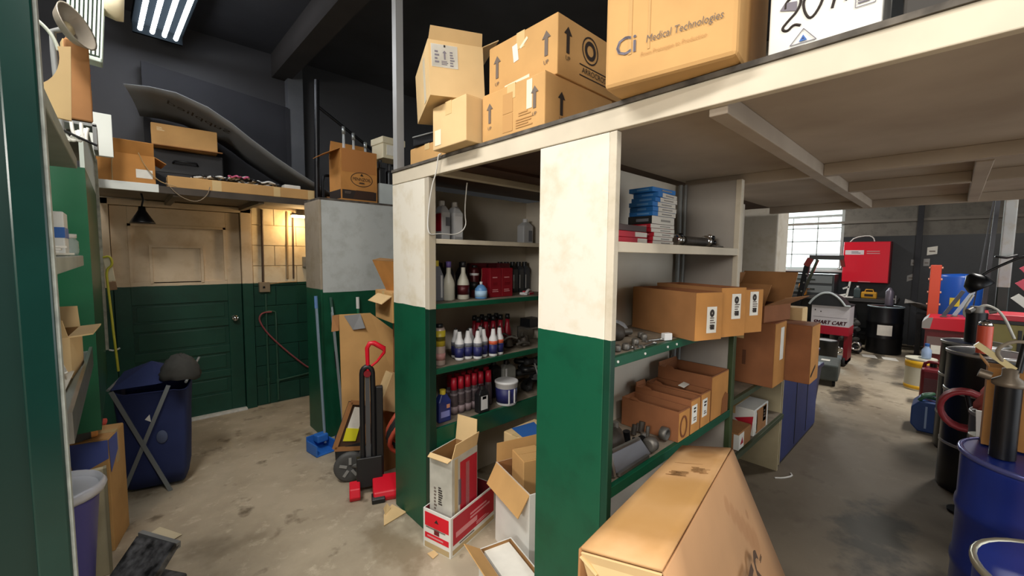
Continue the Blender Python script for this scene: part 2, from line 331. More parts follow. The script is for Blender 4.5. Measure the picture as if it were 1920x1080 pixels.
# ------------------------------------------------------------------ print and text on flat faces
_TX = {}
def text_mesh(s):
    if s not in _TX:
        cu = bpy.data.curves.new('t', 'FONT'); cu.body = s; cu.size = 1.0; cu.resolution_u = 2; cu.align_x = 'CENTER'; cu.align_y = 'CENTER'
        ob = bpy.data.objects.new('t', cu); me = bpy.data.meshes.new_from_object(ob)
        _TX[s] = ([tuple(v.co) for v in me.vertices], [tuple(p.vertices) for p in me.polygons])
        bpy.data.objects.remove(ob); bpy.data.curves.remove(cu); bpy.data.meshes.remove(me)
    return _TX[s]
class Face:
    """a flat face to print on: origin, right and up vectors (local), prints pile up per material"""
    def __init__(s, o, r, u, parent):
        s.o = Vector(o); s.r = Vector(r).normalized(); s.u = Vector(u).normalized(); s.n = s.r.cross(s.u); s.parent = parent; s.acc = {}; s.k = 0
    def pt(s, a, b, h=0.0): return s.o + s.r * a + s.u * b + s.n * h
    def mb(s, m): return s.acc.setdefault(m.name, (m, MB()))[1]
    def rect(s, u, v, w, h, m, name=None, rot=0.0, lift=0.0012):
        c_, s_ = math.cos(rot), math.sin(rot)
        q = [(u + x * c_ - y * s_, v + x * s_ + y * c_) for x, y in ((-w / 2, -h / 2), (w / 2, -h / 2), (w / 2, h / 2), (-w / 2, h / 2))]
        mb = MB() if name else s.mb(m)
        mb.plate([s.pt(a, b, lift) for a, b in q], 0.001)
        if name: return mb.build(name, m, s.parent)
    def poly(s, pts, m, lift=0.0022, name=None):
        mb = MB() if name else s.mb(m)
        mb.plate([s.pt(a, b, lift) for a, b in pts], 0.0008)
        if name: return mb.build(name, m, s.parent)
    def text(s, t, u, v, size, m, rot=0.0, sx=1.0, shear=0.0, lift=0.0028, flip=False):
        vs, fs = text_mesh(t); c_, s_ = math.cos(rot), math.sin(rot); q = []
        for x, y, _ in vs:
            x = (x + shear * y) * size * sx; y = y * size
            if flip: x = -x
            q.append(s.pt(u + x * c_ - y * s_, v + x * s_ + y * c_, lift))
        s.mb(m).add(q, [f[::-1] for f in fs] if flip else fs)
    def bars(s, u, v, w, h, n, m, rot=0.0):
        for i in range(n):
            k = random.uniform(0.55, 1.0); y = v + h / 2 - (i + 0.5) * h / n
            s.rect(u - w * (1 - k) / 2, y, w * k, h / n * 0.5, m, lift=0.0022)
    def arrow(s, u, v, h, m):
        w = h * 0.32
        s.poly([(u - w * .28, v - h * .5), (u + w * .28, v - h * .5), (u + w * .28, v + h * .2), (u - w * .28, v + h * .2)], m)
        s.poly([(u - w * .75, v + h * .2), (u + w * .75, v + h * .2), (u, v + h * .5)], m)
    def ring(s, u, v, rx, ry, t, m, n=28):
        q = []
        for i in range(n):
            a = 2 * PI * i / n; q.append(s.pt(u + rx * math.cos(a), v + ry * math.sin(a), 0.0022)); q.append(s.pt(u + (rx - t) * math.cos(a), v + (ry - t) * math.sin(a), 0.0022))
        s.mb(m).add(q, [(2 * i, 2 * ((i + 1) % n), 2 * ((i + 1) % n) + 1, 2 * i + 1) for i in range(n)])
    def done(s, name='print'):
        for m, mb in s.acc.values(): mb.build(name, m, s.parent)
        s.acc = {}
def faces(root, w, d, h):
    return {'-x': lambda: Face((-w / 2, 0, h / 2), (0, -1, 0), (0, 0, 1), root), '+x': lambda: Face((w / 2, 0, h / 2), (0, 1, 0), (0, 0, 1), root),
            '-y': lambda: Face((0, -d / 2, h / 2), (1, 0, 0), (0, 0, 1), root), '+y': lambda: Face((0, d / 2, h / 2), (-1, 0, 0), (0, 0, 1), root),
            '+z': lambda: Face((0, 0, h), (1, 0, 0), (0, 1, 0), root)}

# ------------------------------------------------------------------ cartons
def carton(label, loc, size, m=CARD, rz=0.0, rot=None, opened=False, flaps=(), tape=True, inside=None, cat='cardboard box', name='cardboard_box', group=None, t=0.006, flapm=None, bevel=0.004):
    """closed or open carton, base centre at loc. flaps: (side, length, angle from upright in degrees, outwards positive)."""
    w, d, h = size; r = thing(name, label, cat, loc, rz, group, rot); ins = inside or CARDD
    if not opened:
        B(-w / 2, w / 2, -d / 2, d / 2, 0, h).build('carton_body', m, r, bevel=bevel)
        # top flaps: two long flaps meeting on a centre seam, with tape over it
        for sgn in (-1, 1):
            b = MB().bb(-w / 2 + .003, w / 2 - .003, min(sgn * .0015, sgn * (d / 2 - .003)), max(sgn * .0015, sgn * (d / 2 - .003)), h - .002, h + .0025); b.build('top_flap', m, r)
        if tape:
            MB().bb(-w / 2 - .001, w / 2 + .001, -.024, .024, h + .002, h + .0036).bb(-w / 2 - .0012, -w / 2 + .001, -.024, .024, h * .72, h + .0036).bb(w / 2 - .001, w / 2 + .0012, -.024, .024, h * .72, h + .0036).build('tape', TAPE, r)
    else:
        b = MB()
        b.bb(-w / 2, w / 2, -d / 2, d / 2, 0, t, 0)
        for x0, x1, y0, y1 in ((-w / 2, -w / 2 + t, -d / 2, d / 2), (w / 2 - t, w / 2, -d / 2, d / 2), (-w / 2 + t, w / 2 - t, -d / 2, -d / 2 + t), (-w / 2 + t, w / 2 - t, d / 2 - t, d / 2)):
            b.bb(x0, x1, y0, y1, t, h, 0)
        o = b.build('carton_body', [m, ins], r)
        for p in o.data.polygons:   # inner faces show the raw board
            c = p.center; n = p.normal
            if (abs(c.x) < w / 2 - t * .6 and abs(n.x) > .9 and c.x * n.x < 0) or (abs(c.y) < d / 2 - t * .6 and abs(n.y) > .9 and c.y * n.y < 0) or (n.z > .9 and c.z < h / 2): p.material_index = 1
        for side, ln, ang in flaps:
            a = math.radians(ang); ax = 'x' if side[1] == 'y' else 'y'; sg = -1 if side[0] == '-' else 1
            L2 = (w if ax == 'x' else d) / 2 - .003; o2 = sg * math.sin(a) * ln; up = math.cos(a) * ln; e = sg * ((d if ax == 'x' else w) / 2 - t / 2)
            q = [(-L2, e, h), (L2, e, h), (L2 - .006, e + o2, h + up), (-L2 + .006, e + o2, h + up)]
            if ax == 'y': q = [(y, x, z) for x, y, z in q]
            MB().plate(q, .004).build('flap', flapm or m, r)
    return r, {k: v for k, v in faces(r, w, d, h).items()}

# ================================================================== THE SETTING
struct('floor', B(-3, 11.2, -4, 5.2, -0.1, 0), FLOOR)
struct('ceiling', B(-3, 11.2, -4, 5.2, 3.55, 3.65), DARKC)
struct('trim_1', B(1.18, 1.34, -2.0, 4.8, 3.32, 3.55), mat('beam_paint', '#2F2B2A', 0.8, nz=0.3, scale=4))
struct('trim_2', B(3.6, 3.8, -2.0, 4.8, 3.32, 3.55), DARKC)
struct('trim_3', B(-0.9, -0.75, -2.0, 4.8, 3.32, 3.55), DARKC)
struct('trim_4', B(6.4, 6.6, -2.0, 4.8, 3.32, 3.55), DARKC)
w = MB().bb(-0.07, 0.87, 4.87, 5.0, 0, 1.96).bb(-3, -0.06, 4.81, 5.0, 0, 3.55).bb(0.86, 11, 4.81, 5.0, 0, 3.55).bb(-0.06, 0.86, 4.81, 5.0, 1.95, 3.55)
wall_left = struct('wall_left', w, BLOCKP)
# concrete blocks of the passage wall, one object each (joints recessed)
_bm = None
def block(x0, x1, z0, z1):
    global _bm
    o = B(x0 + .0025, x1 - .0025, 4.795, 4.812, z0 + .0025, z1 - .0025).build('block', BLOCKP, wall_left, bevel=0.003)
for k in range(10):
    z0 = k * 0.205
    for j in range(-1, 4):
        x0 = 0.955 + j * 0.405 + (0.2 if k % 2 else 0.0); x1 = x0 + 0.405
        x0 = max(x0, 0.955)
        if x1 - x0 > 0.05 and x0 < 1.75: block(x0, x1, z0, z0 + 0.205)
    if k > 1:
        for x0, x1 in (((-0.62, -0.4), (-0.4, -0.15)) if k % 2 else ((-0.62, -0.3), (-0.3, -0.15))): block(x0, x1, z0, z0 + 0.205)
struct('trim_5', B(1.30, 1.44, 4.70, 4.81, 2.05, 3.55), DARKW)                    # pilaster on the upper wall
w = MB().bb(10.6, 10.8, -4, 1.55, 0, 3.55).bb(10.6, 10.8, 2.85, 5, 0, 3.55).bb(10.6, 10.8, 1.55, 2.85, 0, 1.35).bb(10.6, 10.8, 1.55, 2.85, 2.62, 3.55)
BACKWALL = two_tone('painted_back_wall', '#6E6A62', '#23262B', 2.02, smudge='#55524C')
wall_back = struct('wall_back', w, BACKWALL)
struct('wall_right', MB().bb(-3, 1.6, -2.2, -2.0, 0, 3.55).bb(5.2, 11, -2.2, -2.0, 0, 3.55).bb(1.6, 5.2, -2.2, -2.0, 2.3, 3.55), mat('right_wall_paint', '#3A3B3E', 0.8, nz=0.3, scale=3))  # gap made in the unseen wall to let the added fill through
struct('wall_front', B(-3, -2.8, -4, 5, 0, 3.55), mat('front_wall_paint', '#B9B2A4', 0.8))
struct('trim_6', MB().bb(10.57, 10.6, -2.0, 4.8, 2.28, 2.33), mat('rail_paint', '#77726A', 0.7))
struct('trim_7', MB().bb(10.54, 10.6, 0.42, 0.50, 0.0, 2.9), DARKC)               # conduit on the back wall
PIER = struct('trim_8', B(4.4, 4.75, 1.125, 1.75, 0, 3.55), PIERP, bevel=0.01)
struct('trim_9', B(5.9, 5.98, -0.365, -0.285, 0, 3.3), two_tone('painted_column', '#C9CCCB', '#16221F', 1.32), bevel=0.01)

# window: frame, muntins, glass
win = MB(); y0, y1, z0, z1 = 1.55, 2.85, 1.35, 2.62
for a in ((y0, y0 + .05, z0, z1), (y1 - .05, y1, z0, z1), (y0, y1, z0, z0 + .05), (y0, y1, z1 - .05, z1)): win.bb(10.61, 10.70, *a)
WINP = mat('window_paint', '#A9AFAE', 0.6)
wn = struct('window_1', win, WINP)
MB().bb(10.63, 10.68, y0, y1, 2.43, 2.48).build('rail', WINP, wn)
for z in (1.66, 1.93, 2.2): MB().bb(10.645, 10.665, y0 + .05, y1 - .05, z, z + .022).build('muntin', WINP, wn)
for y in (1.98, 2.42): MB().bb(10.645, 10.665, y, y + .022, z0 + .05, 2.43).build('muntin', WINP, wn)
gm = bpy.data.materials.new('window_glass'); gm.use_nodes = True; nt = gm.node_tree; nt.nodes.clear()
o_ = nt.nodes.new('ShaderNodeOutputMaterial'); mx_ = nt.nodes.new('ShaderNodeMixShader'); tr_ = nt.nodes.new('ShaderNodeBsdfTransparent'); gl_ = nt.nodes.new('ShaderNodeBsdfGlossy')
mx_.inputs[0].default_value = 0.05; tr_.inputs[0].default_value = (0.93, 0.97, 0.95, 1); gl_.inputs['Roughness'].default_value = 0.02
nt.links.new(tr_.outputs[0], mx_.inputs[1]); nt.links.new(gl_.outputs[0], mx_.inputs[2]); nt.links.new(mx_.outputs[0], o_.inputs[0])
zs = [1.40, 1.66, 1.93, 2.2, 2.43]; ys = [1.60, 1.98, 2.42, 2.80]
for i in range(4):
    for j in range(3): B(10.652, 10.657, ys[j] + .01, ys[j + 1] - .01, zs[i] + .01, zs[i + 1] - .01).build('pane', gm, wn)
B(10.652, 10.657, y0 + .05, y1 - .05, 2.48, 2.57).build('pane', gm, wn)
B(10.5, 10.6, y0 - .05, y1 + .05, 1.31, 1.35).build('window_sill', mat('sill_paint', '#C9CCCB', 0.5), wn)

# door in the passage wall
dr = struct('door_1', B(-0.055, 0.855, 4.815, 4.855, 0.012, 1.945), DOORP)
for x0, x1 in ((-0.055, 0.05), (0.74, 0.855)): B(x0, x1, 4.80, 4.815, 0.012, 1.945).build('stile', DOORP, dr, bevel=.003)
for z0, z1 in ((0.012, .20), (.36, .43), (.60, .67), (.86, .93), (1.10, 1.30), (1.80, 1.945)): B(0.05, 0.74, 4.80, 4.815, z0, z1).build('rail', DOORP, dr, bevel=.003)
for z0, z1 in ((.22, .34), (.45, .58), (.69, .84), (.95, 1.08)): B(0.08, 0.71, 4.808, 4.818, z0, z1).build('door_panel', DOORP, dr, bevel=.004)
fr = MB()
for a in ((0.05, 0.74, 1.78, 1.80), (0.05, 0.07, 1.30, 1.80), (0.72, 0.74, 1.30, 1.80)): fr.bb(a[0], a[1], 4.795, 4.815, a[2], a[3])
fr.build('panel_moulding', DOORP, dr)
B(0.20, 0.54, 4.800, 4.815, 1.285, 1.60).build('boarded_window', DOORP, dr, bevel=.003)
m_ = MB()
for a in ((0.18, 0.56, 1.60, 1.622), (0.18, 0.20, 1.285, 1.60), (0.54, 0.56, 1.285, 1.60)): m_.bb(a[0], a[1], 4.79, 4.812, a[2], a[3])
m_.build('glazing_bead', DOORP, dr)
k = MB().lathe([(0.026, 0), (0.026, .006), (.012, .012), (.012, .03), (.024, .036), (.029, .05), (.024, .064), (0.0, .068)], 20, R=Matrix.Rotation(PI / 2, 3, 'X'), c=(.785, 4.80, .93)); kn = k.build('door_knob', CHROME, dr)
fr = MB().bb(-0.16, -0.06, 4.77, 4.815, 0, 2.0).bb(0.86, 0.95, 4.77, 4.815, 0, 2.0).bb(-0.16, 0.95, 4.77, 4.815, 1.95, 2.0); fr.build('door_frame', DOORP, dr, bevel=.003)
B(-0.06, 0.86, 4.74, 4.81, 0.0, 0.022).build('threshold', mat('threshold_white', '#D9D8D2', 0.6, nz=0.2, scale=30), dr, bevel=.004)

# ================================================================== LOFT AND SHELVING
lf = thing('storage_loft', 'low painted plywood storage loft with white fascia over the aisles', 'loft', (1.187, 0, 1.965))
def P_(name, mb, m, root, bevel=0.0):
    """part given in world coordinates"""
    inv = root.location
    mb.v = [(x - inv.x, y - inv.y, z - inv.z) for x, y, z in mb.v]
    return mb.build(name, m, root, bevel=bevel)
P_('fascia_board', B(1.187, 1.215, -2.0, 2.3, 1.966, 2.036), CREAMW, lf, .003)
P_('edge_strip', B(1.18, 1.26, -2.0, 2.3, 2.036, 2.050), DUSTB, lf)
P_('deck', B(1.215, 4.15, -2.0, 1.125, 2.0, 2.036), SOFFIT, lf)
P_('deck', B(1.215, 4.15, 1.125, 2.32, 2.0, 2.036), BROWNP, lf)
for a in ((1.215, 4.1, .445, .495), (2.5, 4.1, -.085, -.035)): P_('joist', B(a[0], a[1], a[2], a[3], 1.945, 2.0), SOFFIT, lf, .003)
for a in ((2.415, 2.465, -2.0, .445), (2.415, 2.465, .495, 1.1), (3.08, 3.13, -2.0, -.085), (3.08, 3.13, -.035, .445), (4.10, 4.15, -2.0, 1.12)): P_('joist', B(a[0], a[1], a[2], a[3], 1.945, 2.0), SOFFIT, lf, .003)
P_('joist', B(1.215, 3.0, 1.815, 1.855, 1.965, 2.0), CREAMW, lf, .003)
P_('joist', B(1.215, 3.0, 1.60, 1.64, 1.985, 2.0), BROWNP, lf)
P_('loft_post', MB().bb(1.19, 1.195, 2.245, 2.29, 2.05, 3.55).bb(1.195, 1.235, 2.245, 2.25, 2.05, 3.55), mat('post_paint', '#A6A7A8', 0.45, 0.2), lf)

def shelf(root, x0, x1, ya, yb, ztop, th, edge, top=None, front='-y'):
    P_('shelf', B(x0, x1, ya + .02, yb, ztop - .02, ztop), top or SHELFT, root)
    P_('shelf_edge', B(x0, x1, ya, ya + .02, ztop - th, ztop), edge, root, .002)

ua = thing('shelving_unit', 'green and cream wooden shelf unit holding fluid bottles, left of the narrow aisle', 'shelves', (1.187, 2.1, 0))
P_('end_panel', B(1.187, 1.207, 1.945, 2.30, 0, 1.963), PAINT, ua, .003)
P_('corner_post', B(1.187, 1.232, 1.905, 1.945, 0, 1.963), two_tone('painted_post', '#B5AC9C', '#0A2E22', 1.266), ua, .003)
P_('back_panel', B(1.207, 2.32, 2.29, 2.305, 0, 1.965), BACKW, ua)
P_('far_panel', B(2.30, 2.32, 1.91, 2.29, 0, 1.963), BACKW, ua)
for z, th, e in ((1.644, .026, CREAMW), (1.289, .027, GREENW), (.93, .03, GREENW), (.594, .11, GREENW)): shelf(ua, 1.232, 2.30, 1.91, 2.29, z, th, e)

ub = thing('shelving_unit', 'green and cream wooden shelf unit on the main aisle, holding small parts and cartons', 'shelves', (1.187, 0.95, 0))
P_('end_panel', B(1.187, 1.207, 0.80, 1.11, 0, 1.963), PAINT, ub, .003)
P_('corner_post', B(1.187, 1.215, 0.772, 0.80, 0, 1.963), two_tone('painted_post2', '#CFC5B2', '#0A3A2A', 1.272), ub, .003)
P_('back_panel', B(1.207, 3.46, 1.11, 1.122, 0, 1.965), BACKW, ub)
P_('partition', B(2.36, 2.375, 0.80, 1.11, .06, 1.963), mat('grey_partition', '#ADA69E', 0.7, nz=0.15, scale=4), ub)
P_('corner_post', B(2.345, 2.385, 0.772, 0.80, 0, 1.963), two_tone('painted_post3', '#CFC5B2', '#3B4A2C', 1.20), ub, .003)
P_('far_panel', B(3.445, 3.465, 0.80, 1.11, 0, .78), mat('beige_panel', '#B3A686', .7, nz=.2, scale=5), ub)
P_('corner_pipe', MB().cyl((2.325, 1.085, .76), (2.325, 1.085, 1.964), .012).cyl((2.335, 1.06, .76), (2.335, 1.06, 1.964), .008), GRAYM, ub)
shelf(ub, 1.215, 2.36, .775, 1.11, 1.606, .036, CREAMW, CREAMW)
shelf(ub, 1.215, 2.36, .775, 1.11, 1.21, .035, GREENW)
shelf(ub, 1.215, 2.36, .775, 1.11, .747, .04, GREENW)
shelf(ub, 2.385, 3.44, .775, 1.11, .44, .03, mat('olive_paint', '#3A4630', 0.5))
shelf(ub, 2.385, 3.465, .775, 1.11, .785, .03, mat('olive_paint', '#3A4630', 0.5))
shelf(ub, 1.215, 2.36, .79, 1.11, .12, .05, GREENW)
nl = MB()
for x in (1.235, 1.42, 1.60, 1.68): nl.cyl((x, .775, 1.193), (x, .772, 1.193), .005, n=8)
P_('nail_head', nl, WHITEP, ub)

uc = thing('shelving_unit', 'painted shelf unit by the passage, seen from behind with brooms leaning on it', 'shelves', (1.187, 3.7, 0))
P_('end_panel', B(1.187, 1.205, 3.555, 3.92, 0, 2.0), two_tone('painted_end_c', '#A99C8A', GREEN, 1.266, smudge='#97896F'), uc, .003)
P_('back_panel', B(1.205, 3.2, 3.555, 3.57, 0, 2.0), two_tone('painted_back_c', '#C6CBCA', GREEN, 1.24, smudge='#AEB2AE'), uc)
P_('top_board', B(1.19, 3.2, 3.555, 3.92, 2.0, 2.018), DUSTB, uc)
for z in (.6, 1.2): P_('shelf', B(1.205, 3.2, 3.57, 3.9, z, z + .02), SHELFT, uc)

ud = thing('shelving_unit', 'dark green shelf unit at the left edge, its end panel closest to the viewer', 'shelves', (-0.3, 1.3, 0))
GREEND = mat('dark_green_gloss', '#082C27', 0.38, nz=0.25, scale=3)
P_('end_panel', B(-0.62, -0.105, 1.285, 1.305, 0, 2.6), GREEND, ud)
P_('corner_post', B(-0.155, -0.105, 1.268, 1.285, 0, 2.6), mat('post_green_gloss', '#0B332D', 0.22, nz=0.25, scale=5), ud, .004)
P_('edge_trim', B(-0.105, -0.1, 1.275, 1.305, 0, 2.6), mat('worn_white_edge', '#B9BFB8', 0.6, nz=0.4, scale=30), ud)
GREENB = mat('lit_green_paint', '#0C4C2F', 0.4, nz=0.2, scale=6)  # the unit's green, brightened in colour where light falls on it
P_('back_panel', B(-0.62, -0.605, 1.305, 3.9, 0, 2.2), GREEND, ud)
P_('divider', B(-0.60, -0.10, 2.70, 2.72, 0.72, 1.93), GREENB, ud)
P_('side_panel', B(-0.115, -0.10, 2.72, 3.86, 0.72, 1.93), GREENB, ud, .003)
P_('side_cap', B(-0.115, -0.10, 2.70, 3.86, 1.93, 2.14), mat('cap_grey', '#A7B0A8', 0.6), ud)
P_('edge_trim', B(-0.115, -0.085, 3.86, 3.90, 0.9, 2.16), mat('worn_cream_edge', '#B8B7A6', 0.6, nz=0.4, scale=30), ud)
GREYSH = mat('shelf_grey_paint', '#A4AA9F', 0.6, nz=0.2, scale=9)
for z in (1.54, 1.89, 1.185): P_('shelf', B(-0.60, -0.10, 1.305, 2.19, z - .038, z), GREYSH, ud, .003)
P_('shelf_lip', B(-0.10, -0.092, 1.305, 2.19, 1.13, 1.20), STEEL, ud)

se = thing('door_shelf', 'deep plank shelf over the passage door with a white board on its front edge', 'shelf', (0.6, 4.4, 2.0))
P_('deck', B(-0.12, 1.75, 3.96, 4.79, 2.01, 2.035), mat('door_shelf_ply', '#7E7263', 0.8, nz=0.25, scale=4), se)
P_('front_rail', B(0.22, 1.75, 3.945, 3.96, 1.985, 2.035), mat('dark_rail', '#4D443B', 0.8, nz=0.3, scale=8), se)
P_('white_board', B(-0.12, 0.22, 3.935, 3.96, 1.985, 2.042), mat('white_board_paint', '#DDE0DA', 0.6), se, .002)
for x in (0.3, 0.85, 1.4): P_('joist', B(x, x + .04, 3.97, 4.79, 1.97, 2.01), mat('door_shelf_joist', '#6E6355', 0.8), se)
P_('hand_rail', MB().cyl((1.30, 3.93, 2.02), (1.32, 3.93, 3.08), .022, n=10).cyl((1.32, 3.93, 2.86), (2.0, 3.9, 2.45), .014, n=8).cyl((2.0, 3.9, 2.45), (2.9, 3.9, 2.43), .014, n=8), BLACKM, se)

# ================================================================== CARTONS ON THE LOFT
r, F = carton('large tan carton printed Ci Medical Technologies, overhanging the loft edge', (1.300, .600, 2.052), (.40, .358, .40), CARD, math.radians(7.4), bevel=.012)
f = F['-x'](); f.text('Ci', -.112, -.095, .072, INKG); f.text('Ci', -.1105, -.095, .072, INKG)
f.text('Medical Technologies', .047, -.094, .0285, INK, shear=.15, sx=.80); f.text('From Prototype to Production', .02, -.130, .0165, INKF, shear=.15, sx=.85); f.done()
f.rect(-.10, .03, .010, .30, mat('crease_tan', '#C29A62', .8), 'carton_crease'); f.rect(-.045, .03, .006, .30, mat('crease_tan', '#C29A62', .8), 'carton_crease')
MB().bb(-.203, -.2005, .06, .135, .32, .36).build('tape', TAPEC, r)

r, F = carton('white carton with a handwritten 2017 in black marker, at the loft edge', (1.355, .252, 2.055), (.30, .213, .40), WCARD, math.radians(3))
f = F['-x']()
mk = MB()
def stroke(f, pts, wd=.003, mb=mk, sub=2): mb.tube([f.pt(a * 1.02 - .004, -.158 + (b + .158) * .74 + .004, .001) for a, b in pts], wd, 6, sub=sub)
stroke(f, [(-.068, -.085), (-.068, -.062), (-.05, -.05), (-.036, -.065), (-.042, -.10), (-.062, -.125), (-.075, -.145), (-.062, -.158), (-.05, -.14), (-.036, -.15)])
stroke(f, [(-.012, -.052), (-.034, -.072), (-.03, -.115), (-.016, -.145), (.004, -.10), (.004, -.062), (-.012, -.052)])
stroke(f, [(.030, -.04), (.028, -.085), (.022, -.128)]); stroke(f, [(.045, -.035), (.085, -.03), (.066, -.08), (.045, -.118)])
mk.build('marker_writing', INKD, r)
tri = [(-.06, -.19), (-.008, -.19), (-.034, -.158)]
for i in range(3):
    a, b = tri[i], tri[(i + 1) % 3]; f.mb(INKG).bar(f.pt(*a, .002), f.pt(*b, .002), .0014, .001, f.n)
f.poly([(-.042, -.186), (-.026, -.186), (-.034, -.172)], BLUE); f.text('A', -.034, -.181, .008, INKD)
for x0, z0, w_, h_ in ((.06, -.148, .034, .03),):
    for a, b in (((x0, z0), (x0 + w_, z0)), ((x0, z0 + h_), (x0 + w_, z0 + h_)), ((x0, z0), (x0, z0 + h_)), ((x0 + w_, z0), (x0 + w_, z0 + h_))): f.mb(INKG).bar(f.pt(*a, .002), f.pt(*b, .002), .0012, .001, f.n)
f.bars(.077, -.133, .026, .02, 3, INKG); f.bars(-.034, -.197, .05, .006, 1, INKG); f.done()
f.poly([(-.085, -.10), (-.05, -.112), (-.05, -.09), (-.075, -.085)], INKG, name='printed_wing')
f.poly([(-.02, -.095), (.0, -.075), (-.004, -.06), (-.024, -.078)], INKG, name='printed_wing')

def up_face(f, w, h, arrows=True):
    for s in (-1, 1):
        f.arrow(s * w * .36, h * .08, h * .42, INK if arrows else INKD); f.text('UP', s * w * .36, -h * .24, h * .10, INK if arrows else INKD)
r, F = carton('wide tan carton with UP arrows, lower one of a stacked pair on the loft', (1.415, 1.280, 2.052), (.45, .372, .198), CARD, 0)
f = F['-x'](); up_face(f, .372, .198); f.bars(.09, -.065, .12, .04, 4, INKF); f.bars(.09, -.03, .09, .02, 2, INKF); f.rect(-.02, .03, .06, .08, INKF); f.rect(-.02, -.05, .06, .07, INKF); f.done()
f.rect(.105, .035, .03, .11, TAPEC, 'packing_tape'); f = F['-y'](); f.arrow(-.13, 0, .09, INKD); f.text('UP', -.13, -.06, .022, INKD); f.done()
r, F = carton('wide tan carton with UP arrows, upper one of a stacked pair on the loft', (1.475, 1.290, 2.254), (.45, .405, .226), CARD, 0)
f = F['-x'](); up_face(f, .405, .226); f.done(); f.rect(-.02, -.088, .15, .03, TAPEC, 'packing_tape', rot=.05); f.rect(-.03, .04, .03, .07, PAPER, 'torn_label', rot=.15); f.rect(.02, .065, .05, .012, TAPEC, 'packing_tape', rot=.6)
f = F['-y'](); f.arrow(-.165, .03, .10, INKD); f.text('UP', -.165, -.04, .024, INKD)
f.ring(-.02, .035, .055, .055, .006, INKD); f.ring(-.02, .035, .038, .038, .016, INKD)
f.text('ARROCROS', .01, -.055, .032, INKD); f.poly([(-.09, -.078), (.12, -.078), (.12, -.074), (-.09, -.074)], INKD); f.poly([(-.09, -.036), (.12, -.036), (.12, -.032), (-.09, -.032)], INKD); f.done()

r, F = carton('small tan carton under the tilted open carton at the loft edge', (1.26, 1.610, 2.052), (.30, .262, .195), CARDL, 0)
f = F['-x'](); f.rect(-.085, -.045, .05, .07, TAPEC, 'packing_tape'); f.done()
r, F = carton('tilted open tan carton with a white shipping label, perched on the smaller carton', (1.225, 1.77, 2.262), (.255, .375, .245), CARDL, opened=True, rot=(math.radians(-3), math.radians(-2), math.radians(-22)),
    flaps=(('-y', .055, 35), ('+y', .07, 150), ('+x', .10, 60)), flapm=CARDL)
f = F['-y'](); f.rect(-.055, .055, .12, .10, PAPER, 'shipping_label'); f.rect(-.055, .055, .118, .0985, PAPER); f.bars(-.02, .045, .022, .07, 6, INKG); f.arrow(-.055, .06, .04, INKG); f.bars(-.055, .025, .03, .02, 3, INKG); f.bars(-.09, .05, .02, .06, 4, INKG); f.poly([(-.058, .094), (-.05, .094), (-.05, .104), (-.058, .104)], INKD); f.done()
f = F['-x'](); f.rect(.07, -.01, .05, .20, TAPEC, 'packing_tape')
r, F = carton('low tan carton at the left end of the loft beside the steel post', (1.37, 1.985, 2.052), (.28, .36, .10), CARD, 0)
t = thing('parts_tray', 'black shallow tray lying on the low carton by the loft post', 'tray', (1.33, 2.00, 2.158), math.radians(8))
MB().bb(-.1, .1, -.12, .12, 0, .006).bb(-.1, -.094, -.12, .12, 0, .04).bb(.094, .1, -.12, .12, 0, .04).bb(-.1, .1, -.12, -.114, 0, .04).bb(-.1, .1, .114, .12, 0, .04).build('tray_body', BLACKP, t)
MB().tube([(-.11, -.11, .045), (-.11, .11, .045)], .004).build('tray_rim', GRAYM, t)
cb = MB().tube([(1.17, 1.76, 2.052), (1.165, 1.78, 2.05), (1.172, 1.80, 1.98), (1.176, 1.86, 1.90), (1.178, 1.90, 1.75), (1.178, 1.898, 1.68), (1.195, 1.892, 1.66), (1.26, 1.92, 1.675), (1.40, 1.95, 1.67), (1.455, 1.93, 1.72), (1.44, 1.93, 1.80), (1.43, 1.90, 1.93), (1.42, 1.88, 1.958)], .0035, 6, sub=2)
o = cb.build('power_cord', WHITEP); tag(o, 'thin white cord draped from the loft edge into the bottle shelf', 'cord')

r = thing('dark_crate', 'dark grey crate at the loft edge right of the white carton', 'crate', (1.36, .035, 2.052)); MB().bb(-.15, .15, -.07, .07, 0, .22).build('crate_body', mat('crate_dark', '#3E3A36', .7, nz=.3), r, bevel=.006); MB().bb(-.155, .155, -.075, .075, .06, .075).bb(-.155, .155, -.075, .075, .16, .175).build('crate_rib', mat('crate_rib', '#4C4741', .7), r)
# ---- boxes on the passage end of the loft, on top of the middle unit
r, F = carton('tall brown motor oil carton with an oval logo and open flaps, on the passage unit', (1.535, 3.70, 2.02), (.32, .26, .43), CARDO, 0, opened=True, flaps=(('-x', .16, 118), ('+y', .10, -10)), t=.007)
f = F['-y'](); f.ring(.02, -.03, .098, .062, .006, INKB); f.text('PENNZOIL', .02, -.03, .038, INKD, sx=.9); f.poly([(.005, .0), (.035, .0), (.02, .022)], INKD); f.poly([(-.005, -.066), (.045, -.066), (.04, -.054), (0, -.054)], INKB)
f.rect(0, -.165, .30, .075, INKD); f.bars(-.09, -.15, .08, .02, 2, INK); f.poly([(-.06, -.195), (.13, -.195), (.13, -.125), (-.03, -.125)], mat('logo_brown', '#3A2418', .8)); f.done(); f.rect(0, .12, .30, .19, mat('carton_lid_brown', '#B5783F', .85), 'outer_flap')
f = F['-x'](); f.rect(0, -.165, .25, .075, INKD); f.done()
CLEAR = bpy.data.materials.new('clear_plastic'); CLEAR.use_nodes = True
_b = CLEAR.node_tree.nodes['Principled BSDF']; _b.inputs['Base Color'].default_value = (.8, .85, .86, 1); _b.inputs['Roughness'].default_value = .12; _b.inputs['Alpha'].default_value = .38
